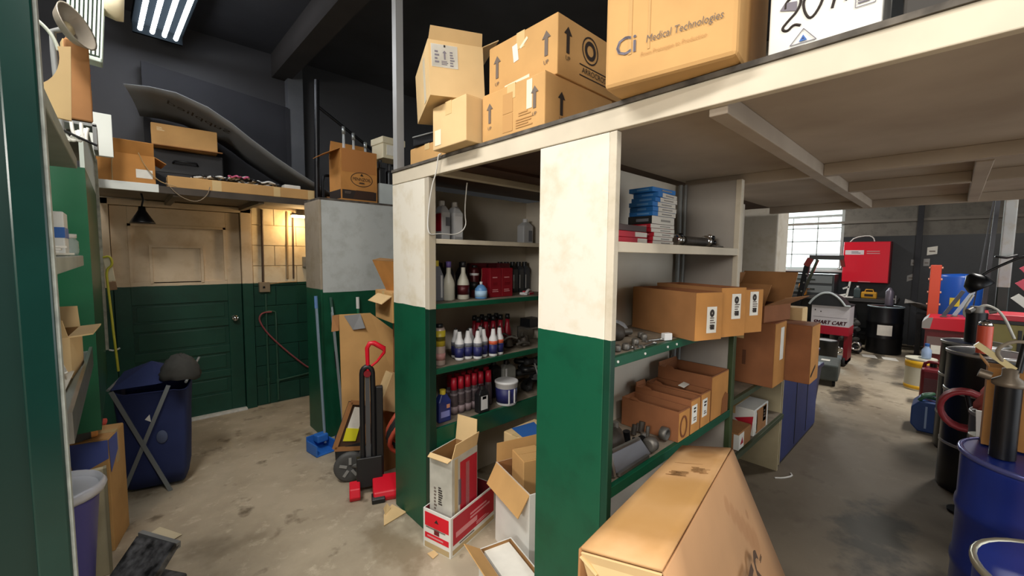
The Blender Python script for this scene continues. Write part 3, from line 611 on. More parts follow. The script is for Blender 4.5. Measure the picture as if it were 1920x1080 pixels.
for i, (x, y, h) in enumerate(((1.44, 3.66, .62), (1.55, 3.72, .60), (1.64, 3.68, .53))):
    t = thing('clear_bottle', 'clear long-necked bottle standing in the tall oil carton, %s from the left' % ORD[i], 'bottle', (x, y, 2.03), 0, 'clear bottles in the oil carton')
    MB().lathe([(.034, 0), (.036, .02), (.036, h * .5), (.012, h * .66), (.011, h * .9)], 16).build('bottle_body', CLEAR, t)
    MB().lathe([(.014, h * .9), (.014, h), (0, h)], 12).build('bottle_cap', mat('silver_cap', '#9FA3A2', .3, .6), t)
r, F = carton('pale blue-white carton at the right of the oil carton', (1.86, 3.70, 2.02), (.28, .25, .18), mat('pale_blue_carton', '#C3CBCB', .6, nz=.1), 0, opened=True, flaps=(('+y', .06, -20),))
for i, (x, h) in enumerate(((1.79, .40), (1.88, .38), (1.95, .40))):
    t = thing('black_jug', 'black oil jug standing in the pale carton, %s from the left' % ORD[i], 'bottle', (x, 3.70, 2.03), 0, 'black jugs in the pale carton')
    MB().bb(-.035, .035, -.05, .05, 0, h * .82).build('bottle_body', BLACKP, t, bevel=.012); MB().cyl((0, 0, h * .82), (0, 0, h), .016).build('bottle_cap', BLACKP, t); MB().bb(-.036, -.030, -.052, -.045, h * .1, h * .75).build('highlight_strip', mat('jug_highlight_grey', '#9AA0A6', .4), t)  # pale strip stands in for the glint along the jug's edge
r = thing('lidded_box', 'cream lidded box with a white label, on top of the black jugs', 'box', (1.87, 3.70, 2.436), math.radians(4))
MB().bb(-.11, .11, -.10, .10, 0, .15).build('box_body', CREAMP, r, bevel=.004); MB().bb(-.118, .118, -.108, .108, .13, .19).build('lid', CREAMP, r, bevel=.006); B(-.075, .03, -.1035, -.10, .03, .12).build('label', PAPER, r)

# ================================================================== OVER THE DOOR
r, F = carton('long flat tan carton along the front of the door shelf', (.80, 4.14, 2.042), (1.04, .28, .082), CARD, math.radians(-2))
f = F['-y'](); f.rect(.2, 0, .05, .08, TAPE, 'packing_tape'); f.rect(-.22, 0, .06, .08, TAPE, 'packing_tape'); f.rect(.47, 0, .05, .08, TAPE, 'packing_tape')
r, F = carton('crumpled open tan carton at the left of the door shelf, tied with wire', (.05, 4.12, 2.043), (.30, .26, .20), CARDO, rot=(0, 0, math.radians(4)), opened=True, flaps=(('-y', .10, 35), ('-x', .10, 50), ('+y', .10, 20), ('+x', .08, 120)))
f = F['-y'](); f.rect(.09, -.03, .09, .06, PAPER, 'label')
MB().tube([(-.08, -.16, .0), (-.08, -.162, .14), (-.05, -.1, .26), (.0, .1, .26)], .004, 6, sub=2).tube([(.06, -.16, .21), (.09, -.17, .12), (.16, -.175, .02), (.26, -.175, .0)], .0035, 6, sub=2).build('tie_wire', mat('tie_wire', '#A98A5C', .5), r)
t = thing('tool_case', 'black square case on the door shelf carrying a shallow tan carton', 'case', (.42, 4.48, 2.04), 0)
MB().bb(-.26, .26, -.11, .2, 0.0, .34).build('case_body', mat('case_black', '#26272B', .6, nz=.2), t, bevel=.01); MB().bb(-.26, .26, -.115, -.108, .16, .18).build('lid_seam', BLACKP, t); MB().tube([(-.08, -.115, .24), (-.07, -.15, .25), (.07, -.15, .25), (.08, -.115, .24)], .008).build('handle', BLACKP, t)
r, F = carton('shallow tan carton on the black case under the bent sheet', (.43, 4.47, 2.387), (.42, .36, .17), CARD, math.radians(-3))
f = F['-y'](); f.bars(-.15, .045, .05, .03, 3, mat('pale_ink', '#E7D2A8', .8)); f.done(); MB().bb(-.21, .24, -.215, -.182, 0, .006).build('bottom_flap', CARDB, r)
near = [(.066, 2.70), (.20, 2.712), (.35, 2.705), (.54, 2.645), (.70, 2.555), (.82, 2.47), (1.0, 2.36), (1.18, 2.265), (1.36, 2.175), (1.5, 2.11)]
P = []
for k in range(5):
    s = k / 4; P.append([(x + .10 * s, 4.03 + .66 * s, z + .015 - .05 * s * s + .02 * math.sin(3 * x + 2 * s)) for x, z in near])
o = MB().grid(P, .006).build('bent_sheet', mat('sheet_grey', '#7F8285', .6, nz=.2, scale=3)); tag(o, 'large bent grey sign sheet arching over the door shelf, lettering underneath', 'sheet')
fo = Face((.50, 4.24, 2.61), Vector((-1, 0, .38)), Vector((0, -1, .02)), o)
fo.text('Supplied', 0, 0, .13, INKD, lift=.035); fo.done('lettering')
for nm, mt, off in (('black', BLACKP, 0), ('white', WHITEP, .02), ('pink', mat('pink_cord', '#D0668C', .7), .035)):
    pass
bd = thing('cord_bundle', 'tangled bundle of black, white and pink cord on the long flat carton', 'cords', (.74, 4.13, 2.13))
rnd = random.Random(3)
for nm, mt, n_ in (('black_cord', BLACKP, 3), ('white_cord', WHITEP, 3), ('pink_cord', mat('pink_cord', '#C9587F', .7), 1)):
    for j in range(n_):
        pts = [(x * .036 - .30 + rnd.uniform(-.01, .01), rnd.uniform(-.13, .1), .012 + abs(rnd.uniform(0, .05)) * (1 - abs(x - 8) / 12)) for x in range(17)]
        if nm == 'pink_cord': pts = [(-.08 + .012 * x, -.10 + .03 * math.sin(x), .045 + .006 * math.sin(2 * x)) for x in range(12)]
        MB().tube(pts, .008, 6, sub=2).build(nm, mt, bd)
carton('slim white carton lying on the long flat carton by the bent sheet', (1.13, 4.08, 2.128), (.13, .10, .03), WCARD, 0, tape=False)
carton('small brown carton beside the rail post at the end of the door shelf', (1.52, 4.12, 2.04), (.20, .20, .05), CARDB, 0)
carton('narrow orange-brown carton standing behind the brown one on the door shelf', (1.68, 4.10, 2.04), (.10, .16, .32), CARDR, 0)
o = MB().tube([(1.37, 3.985, 2.05), (1.37, 3.985, 2.26), (1.41, 3.985, 2.28), (1.68, 3.985, 2.28), (1.72, 3.985, 2.26), (1.72, 3.985, 2.05)], .013, 8, sub=1).build('pipe_hoop', BLACKM); tag(o, 'dark bent pipe hoop standing on the door shelf by the rail post', 'pipe')
t = thing('wall_board', 'large dark board standing against the upper wall behind the bent sheet', 'board', (.76, 4.73, 2.04))
MB().prism([(0, -.57), (1.10, -.57), (.99, .55), (0, .55)][::-1], 'y', -.02, .02).build('board_panel', DARKB, t); MB().bb(-.57, -.53, -.035, -.02, 0, 1.08).bb(.51, .55, -.035, -.02, 0, .98).build('board_batten', DARKB, t)
t = thing('white_sheet', 'white rectangular panel standing on the left shelf unit above the green side', 'panel', (-.06, 3.75, 2.161), 0)
MB().bb(-.05, .055, -.02, .02, 0, .265).build('panel_body', mat('white_panel_paint', '#EDF0E8', .6), t, bevel=.003); MB().bb(-.052, -.048, -.022, .022, 0, .265).build('edge_strip', CREAMP, t)
P_('top_board', B(-0.60, -0.09, 2.70, 3.9, 2.14, 2.16), GREYSH, ud)
o = MB().tube([(.26, 3.93, 2.06), (.33, 3.925, 1.97), (.43, 3.925, 1.93), (.50, 3.925, 1.99), (.52, 3.93, 2.06)], .003, 6, sub=2).build('wire_loop', mat('wire_tan', '#8C7A62', .5)); tag(o, 'thin wire loop hanging over the front edge of the door shelf', 'wire')
t = thing('ceiling_lamp', 'black cone lamp shade hanging under the door shelf', 'lamp', (.135, 4.32, 1.78))
MB().lathe([(.078, 0), (.072, .015), (.04, .07), (.024, .10), (.02, .13)], 20).lathe([(.066, .004), (.034, .068), (0, .09)], 20).build('lamp_shade', BLACKM, t); MB().tube([(0, 0, .13), (.01, 0, .18), (.0, 0, .232)], .007).build('stem', BLACKM, t)
t = thing('wall_lamp', 'glowing warm tube lamp under the shelf end by the pillar', 'lamp', (1.35, 4.62, 1.93))
LAMPM = mat('warm_tube', '#FFD9A0', .5, emit=20)
MB().bb(-.07, .07, -.03, .03, .0, .022).build('tube_diffuser', LAMPM, t, bevel=.008); MB().bb(-.075, .075, -.035, .035, .022, .04).bb(-.01, .01, .03, .17, .02, .036).bb(-.03, .03, -.02, .02, .04, .08).build('lamp_housing', GRAYM, t)
pl = bpy.data.lights.new('wall_lamp_light', 'POINT'); pl.energy = 6; pl.color = (1, .66, .30); pl.shadow_soft_size = .05; po = bpy.data.objects.new('wall_lamp_light', pl); C.objects.link(po); po.location = (1.35, 4.62, 1.88)

# pipes and boxes on the passage wall
t = thing('electrical_conduit', 'dark vertical conduit dropping to a junction box on the block wall', 'conduit', (1.05, 4.785, 1.27))
MB().cyl((-.01, 0, 0), (0, 0, .73), .011, n=10).build('conduit_pipe', mat('conduit_brown', '#4C3B2E', .5), t); MB().bb(-.05, .045, -.03, .015, -.10, .0).build('junction_box', mat('junction_box', '#8A7A64', .55), t, bevel=.004)
MB().tube([(.045, 0, -.02), (.12, 0, -.012), (.20, 0, -.008), (.30, 0, -.006)], .006, 8, sub=1).build('side_cable', mat('conduit_tan', '#9A8260', .55), t); MB().bb(-.02, .0, -.033, -.03, -.06, -.04).build('switch', BLACKP, t)
o = MB().cyl((1.265, 4.785, 1.30), (1.28, 4.785, 1.99), .010, n=10).build('conduit_pipe', mat('conduit_tan', '#9A8260', .55)); tag(o, 'tan vertical conduit on the block wall nearest the glowing lamp, left one of two', 'conduit')
o = MB().cyl((1.325, 4.785, 1.30), (1.335, 4.785, 1.99), .008, n=10).build('conduit_pipe', mat('conduit_brown', '#4C3B2E', .5)); tag(o, 'thin brown vertical conduit right beside the tan one near the lamp', 'conduit')
t = thing('switch_box', 'small grey switch box on the block wall beside the pillar', 'switch', (1.455, 4.782, 1.42)); MB().bb(-.04, .04, -.03, .01, 0, .11).build('switch_cover', GRAYM, t, bevel=.004); MB().bb(-.008, .008, -.04, -.03, .04, .07).build('toggle', WHITEP, t)
GP = mat('green_pipe', '#2A5140', .45)
t = thing('water_pipe', 'green painted water pipes running down the lower block wall', 'pipe', (1.1, 4.775, 0))
MB().tube([(-.045, 0, .02), (-.045, 0, 1.15)], .009).build('riser', GP, t); MB().tube([(-.08, 0, .95), (-.03, 0, .975), (.03, 0, .965), (.042, 0, .95), (.042, 0, .03)], .009, sub=1).build('riser', GP, t); MB().tube([(.042, 0, .235), (.5, 0, .27)], .009).build('branch_pipe', GP, t)
MB().cyl((.042, 0, .215), (.042, 0, .255), .014).cyl((-.045, 0, .24), (-.045, 0, .28), .014).build('pipe_fitting', GP, t)
o = MB().tube([(1.10, 4.752, .965), (1.02, 4.752, .965), (.985, 4.752, .92), (.995, 4.752, .86), (1.06, 4.752, .74), (1.2, 4.752, .57), (1.34, 4.752, .42), (1.45, 4.752, .31), (1.47, 4.752, .36)], .008, 8, sub=2).build('air_hose', mat('red_hose', '#8E4347', .55)); tag(o, 'dull red air hose looping down across the green pipes', 'hose')

# yellow cord and outlet strip at the left of the passage
t = thing('outlet_strip', 'cream outlet strip hanging at the end of the green side panel', 'outlet strip', (-.052, 3.88, 1.36), math.radians(0), rot=(0, math.radians(-6), 0))
MB().bb(-.02, .02, -.012, .012, 0, .17).build('strip_body', CREAMP, t, bevel=.004); MB().bb(-.02, .02, -.012, .012, -.06, -.005).build('plug', mat('brown_plug', '#8A6A4C', .6), t, bevel=.003)
o = MB().tube([(-.085, 3.84, 1.52), (-.05, 3.83, 1.53), (-.04, 3.83, 1.47), (-.075, 3.83, 1.44), (-.07, 3.83, 1.32), (-.062, 3.80, 1.15), (-.056, 3.78, 1.0), (-.05, 3.79, .88), (-.045, 3.79, .76)], .007, 8, sub=2).build('extension_cord', mat('yellow_cord', '#C9C23E', .5)); tag(o, 'yellow extension cord hanging down behind the blue hamper', 'cord')
o = MB().tube([(-.085, 3.85, .9), (-.06, 3.85, .89), (-.03, 3.85, .905)], .006, 6, sub=1).build('white_hook', WHITEP); tag(o, 'small white hook sticking out of the green side panel', 'hook')

# ================================================================== LEFT SHELF UNIT CONTENTS
t = thing('cutout_board', 'cream board with a large round cutout on top of the left shelf unit', 'board', (-.085, 1.62, 1.89), 0)
# board: rectangle with a big circular bite, standing across the shelf
pts = [(-.34, 0), (0.0, -.004), (.004, .195), (-.02, .20)]
arc = [(-.02 - .30 * math.sin(a) * .0, 0) for a in ()]
cx, cz, rx_, rz_ = -.078, .165, .070, .090
bite = [(cx + rx_ * math.cos(a), cz + rz_ * math.sin(a)) for a in [math.radians(x) for x in range(15, -125, -9)]]
poly = [(0.006, .006), (.014, .196)] + bite + [(-.13, .03), (-.13, .02)]
MB().prism([(z, x) for x, z in poly], 'y', -.006, .006).build('board_body', CARDL, t)
MB().tube([(cx + rx_ * math.cos(math.radians(a)), -.002, cz + rz_ * math.sin(math.radians(a))) for a in range(10, 116, 8)], .004, 8).build('rim', mat('hoop_white', '#D5DACF', .5), t)
t = thing('work_light_dish', 'grey round lamp dish leaning on the left shelf unit under a louvered panel', 'lamp', (-.10, 1.95, 2.245), 0, rot=(math.radians(72), 0, math.radians(58)))
MB().lathe([(.0, 0), (.02, .003), (.05, .014), (.066, .038), (.068, .042), (.062, .04), (.048, .018), (0, .008)], 26).build('dish', mat('dish_grey', '#8E867A', .45, .3), t); MB().lathe([(.022, .010), (.018, .02), (.0, .022)], 14).build('dish_hub', mat('dish_tan', '#A59878', .4), t)
MB().tube([(0, 0, 0), (0, 0, -.03), (.0, -.06, -.05), (.0, -.33, -.13)], .008).build('stand_arm', GRAYM, t)
t = thing('louvered_fan', 'pale green louvered fan housing at the top of the left shelf unit', 'fan', (-.085, 2.125, 1.89), 0, rot=(0, math.radians(4), 0))
LOUV = mat('louver_green', '#C6D6CC', .5)
fr = MB().bb(-.045, .045, -.03, .03, .33, .345).bb(-.045, .045, -.03, .03, .70, .715).bb(-.045, -.038, -.03, .03, .33, .71).bb(.038, .045, -.03, .03, .33, .71); fr.build('fan_frame', LOUV, t, bevel=.003)
B(-.038, .038, .02, .028, .34, .70).build('back_plate', LOUV, t)
for i in range(7): B(-.034 + i * .0105, -.028 + i * .0105, -.032, .0, .35, .70).build('slat', LOUV, t)
MB().cyl((-.05, .028, 0), (-.03, .028, .36), .006).build('fan_foot', GRAYM, t)
MB().lathe([(.05, 0), (.055, .03), (.05, .05), (0, .05)], 16, R=Matrix.Rotation(PI / 2, 3, 'Y'), c=(.045, 0, .56)).build('motor_cap', CREAMP, t)
r, F = carton('narrow tan carton with red print on its edge, on top of the left shelf unit', (-.082, 2.03, 1.981), (.055, .10, .25), CARDB, math.radians(10))
f = F['+x'](); f.bars(0, .03, .07, .05, 3, REDD); f.rect(0, -.05, .08, .06, CARDD); f.done()
t = thing('wire_basket', 'white wire rack of curled strips under the narrow carton on the left unit', 'rack', (-.085, 2.03, 1.892), 0)
for k in range(6): MB().tube([(-.10 + .022 * k, -.058, .078), (-.09 + .02 * k, -.064, .04), (-.06 + .016 * k, -.064, .012), (-.02 + .008 * k, -.062, .014 + .006 * k), (.0 + .005 * k, -.058, .05 + .003 * k)], .005, 6, sub=2).build('curled_strip', WHITEP, t)
MB().bb(-.12, .045, -.05, .055, .075, .084).bb(-.12, -.11, -.05, .055, 0, .08).bb(.035, .045, -.05, .055, 0, .08).build('rack_frame', GRAYM, t)
MB().tube([(-.11, -.07, .08), (.045, -.07, .01)], .004, 6).build('cross_rod', BLACKM, t)
t = thing('parts_box', 'white and blue small box on the left shelf above the paper stack', 'box', (-.17, 1.82, 1.542), 0); MB().bb(-.10, .055, -.06, .06, 0, .125).build('box_body', WCARD, t, bevel=.003); B(-.101, .056, -.061, .061, .05, .08).build('blue_band', BLUE, t)
t = thing('plastic_jar', 'clear plastic jar standing on the left shelf next to papers', 'jar', (-.135, 2.05, 1.542)); MB().lathe([(.03, 0), (.033, .01), (.033, .045), (.026, .055), (.026, .06)], 16).build('jar_body', CLEAR, t); MB().lathe([(.029, .056), (.029, .07), (0, .07)], 16).build('jar_lid', WHITEP, t)
t = thing('paper_stack', 'loose stack of white papers on the left shelf near the front', 'papers', (-.17, 1.60, 1.542))
for i in range(4): MB().box((random.uniform(-.01, .01), random.uniform(-.02, .02), .004 + i * .006), (.12, .17, .005), R=Matrix.Rotation(random.uniform(-.3, .3), 3, 'Z')).build('sheet', PAPER, t)
r, F = carton('small open tan carton with torn flaps on the middle left shelf', (-.185, 1.84, 1.188), (.15, .24, .12), CARDL, math.radians(-3), opened=True, flaps=(('+x', .05, 85), ('-y', .06, 30), ('+y', .07, 20)))
t = thing('crumpled_paper', 'crumpled white paper lying at the front of the middle left shelf', 'paper', (-.15, 1.60, 1.187))
MB().plate([(-.06, -.10, .0), (.03, -.11, .01), (.04, .08, .03), (-.05, .09, .01)], .003).plate([(-.05, -.06, .012), (.035, -.02, .05), (.02, .07, .06), (-.05, .05, .02)], .003).build('sheet', PAPER, t)
t = thing('black_tool', 'black hand tool at the back of the upper left shelf gap', 'tool', (-.36, 2.05, 1.187)); MB().bb(-.08, .08, -.03, .03, .0, .12).bb(-.03, .03, -.03, .03, .12, .22).build('tool_body', BLACKP, t, bevel=.01); MB().tube([(.0, -.03, .22), (.05, -.05, .25), (.10, -.03, .20)], .012, sub=1).build('tool_grip', RUBBER, t)
t = thing('hand_plane', 'orange and red tool lying across the top of the tall floor carton', 'tool', (-.19, 2.98, .6065), 0, rot=(0, 0, math.radians(20)))
MB().bb(-.10, .06, -.035, .035, 0, .05).build('tool_body', mat('orange_tool', '#E09A52', .5), t, bevel=.01); MB().tube([(-.10, 0, .06), (-.02, 0, .09), (.10, 0, .055)], .018, sub=1).build('tool_handle', mat('tool_red', '#C24A3E', .45), t); MB().bb(-.04, .03, -.037, -.03, .0, .04).build('tool_blade', BLACKP, t)
r, F = carton('tall tan floor carton with a blue printed corner, beside the hamper', (-.165, 3.05, 0), (.22, .24, .60), CARD, math.radians(-14), opened=False)
f = F['-y'](); f.poly([(-.02, .13), (.108, .20), (.108, .297), (-.05, .297)], mat('violet_blue', '#5565B0', .6), name='printed_corner'); f.bars(.05, -.02, .08, .07, 3, INKF); f.bars(.05, -.16, .05, .12, 5, mat('violet_ink', '#9A7A8A', .8)); f.done()
f = F['+x'](); f.poly([(-.11, .12), (.0, .2), (.0, .295), (-.125, .295)], mat('violet_blue', '#5565B0', .6), name='printed_corner')
t = thing('waste_bin', 'violet-blue tapered plastic bin with a white bag over its rim', 'bin', (-.225, 2.22, 0), 0)
MB().lathe([(.085, .0), (.10, .30), (.125, .62), (.14, .66), (.128, .66), (.095, .3), (.07, .03), (0, .03)], 28).build('bin_body', mat('violet_plastic', '#4A4791', .4), t); MB().lathe([(.142, .645), (.15, .665), (.138, .685), (.125, .665)], 28).build('bag_rim', mat('bag_plastic', '#CFD0D8', .35), t)
t = thing('beige_panel', 'beige upright panel with a white rope handle in front of the floor carton', 'panel', (-.16, 2.72, 0)); MB().bb(-.10, .06, -.015, .015, 0, .53).build('panel_body', mat('beige_board', '#A9A084', .7, nz=.15), t, bevel=.004); MB().bb(.055, .066, -.02, .02, 0, .53).build('panel_edge', mat('beige_dark', '#7D765F', .7), t)
MB().tube([(-.05, -.02, .16), (-.055, -.05, .20), (-.03, -.06, .215), (-.015, -.05, .185), (-.03, -.02, .15)], .008, 8, sub=2).build('rope_handle', WHITEP, t)
t = thing('keyboard_case', 'scuffed black plastic case lying on the floor at the bottom left', 'case', (.02, 2.42, 0), 0, rot=(0, 0, math.radians(35)))
SCUF = mat('scuffed_black', '#1B1B1D', .5, nz=1, nz2='#77777A', scale=22)
MB().bb(-.13, .10, -.11, .11, 0, .05).build('case_base', SCUF, t, bevel=.008); MB().plate([(-.13, -.11, .05), (.06, -.11, .22), (.06, .11, .22), (-.13, .11, .05)], .03).build('case_lid', SCUF, t); MB().bar((.065, -.11, .21), (.065, .11, .23), .02, .03).build('lid_edge', GRAYM, t)
t = thing('paper_scrap', 'pale flattened paper scrap on the floor in front of the tan carton', 'paper', (.06, 2.85, .002), .4); MB().plate([(-.10, -.09, .002), (.10, -.07, .004), (.08, .10, .012), (-.06, .08, .003)], .002).build('sheet', mat('scrap_paper', '#C8BC9E', .8), t)

# ================================================================== HAMPER
hm = thing('laundry_hamper', 'dark blue fabric hamper on crossed grey legs in front of the green door', 'hamper', (.128, 3.60, 0), math.radians(-14))
def ring(hx, hy, z, n=32, e=.28, zf=None):
    out = []
    for i in range(n):
        a = 2 * PI * i / n; c_, s_ = math.cos(a), math.sin(a)
        x = hx * math.copysign(abs(c_) ** e, c_); y = hy * math.copysign(abs(s_) ** e, s_); out.append((x, y, z + (zf(x / hx, y / hy) if zf else 0)))
    return out
top = lambda x, y: .035 * y + .06 * max(0, y) * x + .012 * math.sin(5 * x)
prof = [(.150, .105, .03, None), (.165, .118, .12, None), (.172, .125, .30, None), (.178, .130, .50, None), (.188, .140, .66, None), (.195, .148, .70, top), (.196, .150, .705, top), (.186, .140, .700, top), (.165, .12, .62, None), (.14, .10, .55, None)]
vs = []; n = 32
for a in prof: vs += ring(a[0], a[1], a[2], n, .28, a[3])
fs = [(k * n + i, k * n + (i + 1) % n, (k + 1) * n + (i + 1) % n, (k + 1) * n + i) for k in range(len(prof) - 1) for i in range(n)]
fs += [tuple(range(n - 1, -1, -1)), tuple((len(prof) - 1) * n + i for i in range(n))]
MB().add(vs, fs, 0, True).build('fabric_bag', NAVY, hm)
# collapsed lid cloth: a peaked tent on the left rear
MB().add([(-.19, -.13, .70), (.03, -.10, .705), (-.02, .05, .83), (-.18, .12, .76), (.16, .12, .74), (.17, -.02, .71)], [(0, 1, 2), (0, 2, 3), (2, 1, 5), (2, 5, 4), (3, 2, 4), (0, 3, 4, 5, 1)]).build('lid_cloth', NAVY, hm)
for s, y in ((-1, -.158), (1, .158)):
    b = MB().bar((-.175, y, .70), (.085, y, .0), .022, .008, (0, 1, 0)).bar((.10, y - s * .006, .70), (-.165, y - s * .006, .0), .022, .008, (0, 1, 0)); b.build('crossed_leg', mat('leg_grey', '#7E8487', .45, .3), hm)
MB().cyl((-.19, -.152, .71), (-.19, .152, .73), .008).build('top_rod', mat('leg_grey', '#7E8487', .45, .3), hm); MB().cyl((.19, -.152, .71), (.22, .165, .80), .008).build('top_rod', mat('leg_grey', '#7E8487', .45, .3), hm)
MB().add([(-.03, -.134, .49), (.0, -.1345, .47), (-.005, -.1345, .52)], [(0, 1, 2)]).build('white_mark', WHITEP, hm); MB().lathe([(.0, 0), (.03, .0), (.028, .003), (0, .003)], 16, R=Matrix.Rotation(PI / 2, 3, 'X'), c=(.05, -.131, .36), sy=1.5).build('grey_patch', mat('patch_grey', '#4A5470', .8), hm)
rnd = random.Random(17)
P = [[(.262 + .105 * math.cos(a) * math.cos(e) * rnd.uniform(.85, 1.12), 3.55 + .12 * math.sin(a) * math.cos(e) * rnd.uniform(.85, 1.1), .722 + .15 * math.sin(e) * rnd.uniform(.9, 1.05) - (.02 if math.cos(a) > .5 and e < .3 else 0)) for a in [x * 2 * PI / 20 for x in range(21)]] for e in [y * PI / 2 / 7 for y in range(8)]]
for row in P: row[-1] = row[0]
o = MB().grid(P, .004).build('mesh_bag', CHARC); tag(o, 'dark grey mesh bag draped over the right corner of the hamper', 'bag')

# ================================================================== BROOMS AND CARTONS BY THE PASSAGE
POLE = mat('pole_blue_grey', '#8FA3B4', .35, .4); BL = mat('dustpan_blue', '#2B6BC0', .45)
t = thing('upright_dustpan', 'bright blue upright dustpan on a long blue-grey pole', 'dustpan', (1.10, 3.36, 0), math.radians(8))
MB().cyl((.03, .0, .05), (.055, .15, 1.20), .011, n=10).build('pole', POLE, t); MB().cyl((.053, .14, 1.12), (.055, .15, 1.22), .013, n=10).build('grip', mat('grip_blue', '#5E84B8', .5), t)
MB().bb(-.09, .07, -.10, .07, 0, .012).bb(-.09, -.08, -.10, .07, 0, .09).bb(.06, .07, -.10, .07, 0, .09).bb(-.09, .07, .06, .07, 0, .12).build('pan', BL, t, bevel=.004); MB().bb(-.04, .05, -.02, .06, .07, .13).build('pan_hood', BL, t, bevel=.01)
t = thing('push_broom', 'broom with a black-banded grey pole and navy bristles beside the blue dustpan', 'broom', (1.27, 3.33, 0), 0)
MB().cyl((.0, .0, .09), (-.012, .19, 1.12), .011, n=10).build('pole', mat('pole_grey', '#9AA2A6', .35, .4), t); MB().cyl((-.006, .105, .62), (-.008, .132, .76), .0145, n=10).build('pole_collar', BLACKP, t); MB().cyl((-.011, .182, 1.07), (-.014, .206, 1.2), .012, n=10).build('pole_tip', mat('tip_green', '#1F4A3A', .5), t)
MB().bb(-.07, .07, -.04, .03, .055, .095).build('broom_head', NAVY, t, bevel=.01); MB().bb(-.075, .075, -.05, .035, 0, .06).build('bristles', mat('bristle_navy', '#1B1F4A', .9, nz=.4, scale=60, bump=.6), t)
t = thing('green_pole', 'green pole with a white tip standing behind the big flattened carton', 'pole', (1.47, 3.43, 0)); MB().cyl((0, 0, 0), (.01, .09, 1.10), .012, n=10).build('pole', mat('pole_green', '#1D6A48', .4), t); MB().cyl((.01, .09, 1.09), (.011, .096, 1.19), .014, n=10).build('pole_tip', WHITEP, t)
t = thing('flattened_carton', 'large flattened tan carton with silver duct tape, leaning behind the hand truck', 'cardboard', (1.31, 3.10, 0))
MB().plate([(-.13, .03, .30), (.40, -.17, .02), (.40, -.15, .82), (.10, .02, 1.10), (-.12, .08, 1.10)], .012).build('panel', CARD, t); MB().plate([(-.12, .08, 1.10), (-.13, .06, .98), (-.17, .10, .97), (-.15, .13, 1.09)], .006).build('side_flap', CARDB, t)
MB().plate([(-.09, .062, 1.09), (.02, .022, 1.10), (.045, -.008, .99), (-.035, .03, .98)], .016).build('duct_tape', mat('duct_tape', '#8E9092', .35, .3), t); MB().bb(-.12, .30, .0, .02, 0, .30).build('lower_flap', CARDB, t)
carton('large brown carton behind the green end panel, carrying two smaller cartons', (1.68, 2.60, 0), (.46, .46, 1.10), CARDR, 0)
r, F = carton('tan carton with an open front flap, stacked under the bowl-shaped one', (1.54, 2.66, 1.104), (.46, .36, .20), CARD, math.radians(-8), opened=False)
MB().plate([(-.212, -.17, .19), (-.212, .12, .19), (-.30, .12, .13), (-.30, -.17, .13)], .005).build('front_flap', CARDL, r); B(-.2125, -.209, -.16, .11, .02, .13).build('shaded_opening', CARDD, r)  # darker patch on the closed body stands in for the shaded opening
t = thing('open_carton', 'tan carton with slanting sides on top of the stack by the green end panel', 'cardboard box', (1.50, 2.68, 1.308), math.radians(5))
MB().add([(-.12, -.10, 0), (.12, -.10, 0), (.12, .10, 0), (-.12, .10, 0), (-.19, -.15, .20), (.19, -.15, .22), (.19, .16, .22), (-.19, .16, .21)], [(3, 2, 1, 0), (0, 1, 5, 4), (1, 2, 6, 5), (2, 3, 7, 6), (3, 0, 4, 7)]).add([(-.185, -.145, .199), (.185, -.145, .219), (.185, .155, .219), (-.185, .155, .209), (-.11, -.09, .01), (.11, -.09, .01), (.11, .09, .01), (-.11, .09, .01)], [(4, 5, 6, 7), (0, 4, 7, 3)[::-1], (1, 5, 4, 0)[::-1], (2, 6, 5, 1)[::-1], (3, 7, 6, 2)[::-1]]).build('carton_body', CARDO, t); MB().plate([(-.19, -.10, .205), (-.19, .16, .21), (-.13, .16, .225), (-.13, -.10, .215)], .004).build('flap', CARDD, t)
t = thing('brown_box', 'shallow dark brown box standing on edge with a yellow and white label', 'box', (1.085, 2.86, 0), 0, rot=(math.radians(-8), 0, math.radians(-6)))
Q = [(-.06, .02, .20), (.13, .02, .16), (.22, .02, .46), (.07, .02, .50)]
MB().plate(Q, .05).build('box_body', mat('dark_brown_box', '#4A3222', .7), t)
for i in range(4):
    a, b = Q[i], Q[(i + 1) % 4]; MB().bar((a[0], -.015, a[2]), (b[0], -.015, b[2]), .03, .012, (0, 1, 0)).build('box_rim', CARDB, t)
MB().plate([(.0, -.008, .24), (.085, -.008, .22), (.165, -.008, .44), (.095, -.008, .46)], .004).build('white_label', PAPER, t); MB().plate([(.0, -.012, .24), (.085, -.012, .22), (.115, -.012, .30), (.03, -.012, .325)], .004).build('yellow_label', mat('label_yellow', '#E9E02A', .6), t)
MB().bb(-.04, .12, -.02, .06, .10, .2).build('box_foot', RUBBER, t); MB().bb(.0, .10, .0, .05, -.02, .12).build('box_foot', RUBBER, t)
r, F = carton('pale tan carton lying tilted in the pile right of the hand truck', (1.32, 2.66, .47), (.20, .10, .25), CARDL, rot=(0, math.radians(24), 0), tape=False)
r, F = carton('open tan carton of scrap at the bottom of the pile right of the hand truck', (1.37, 2.80, 0), (.15, .17, .44), CARDB, 0, opened=False)
t = thing('hose_coil', 'coil of orange-red tubing and black hose hanging on the scrap carton', 'hose', (1.335, 2.535, .3), 0)
for k in range(4): MB().tube([(.03 * math.cos(a / 5) + .11 * math.cos(a) , -.02 - .01 * k + .04 * math.sin(2 * a), .10 + .13 * math.sin(a) - .02 * k) for a in [x * 2 * PI / 16 for x in range(16)]], .016, 8, closed=True).build('hose_loop', (mat('orange_hose', '#B8503A', .5), RUBBER, RUBBER, mat('orange_hose', '#B8503A', .5))[k], t)
MB().cyl((0, 0, -.3), (0, 0, .02), .012).build('prop', BLACKM, t)
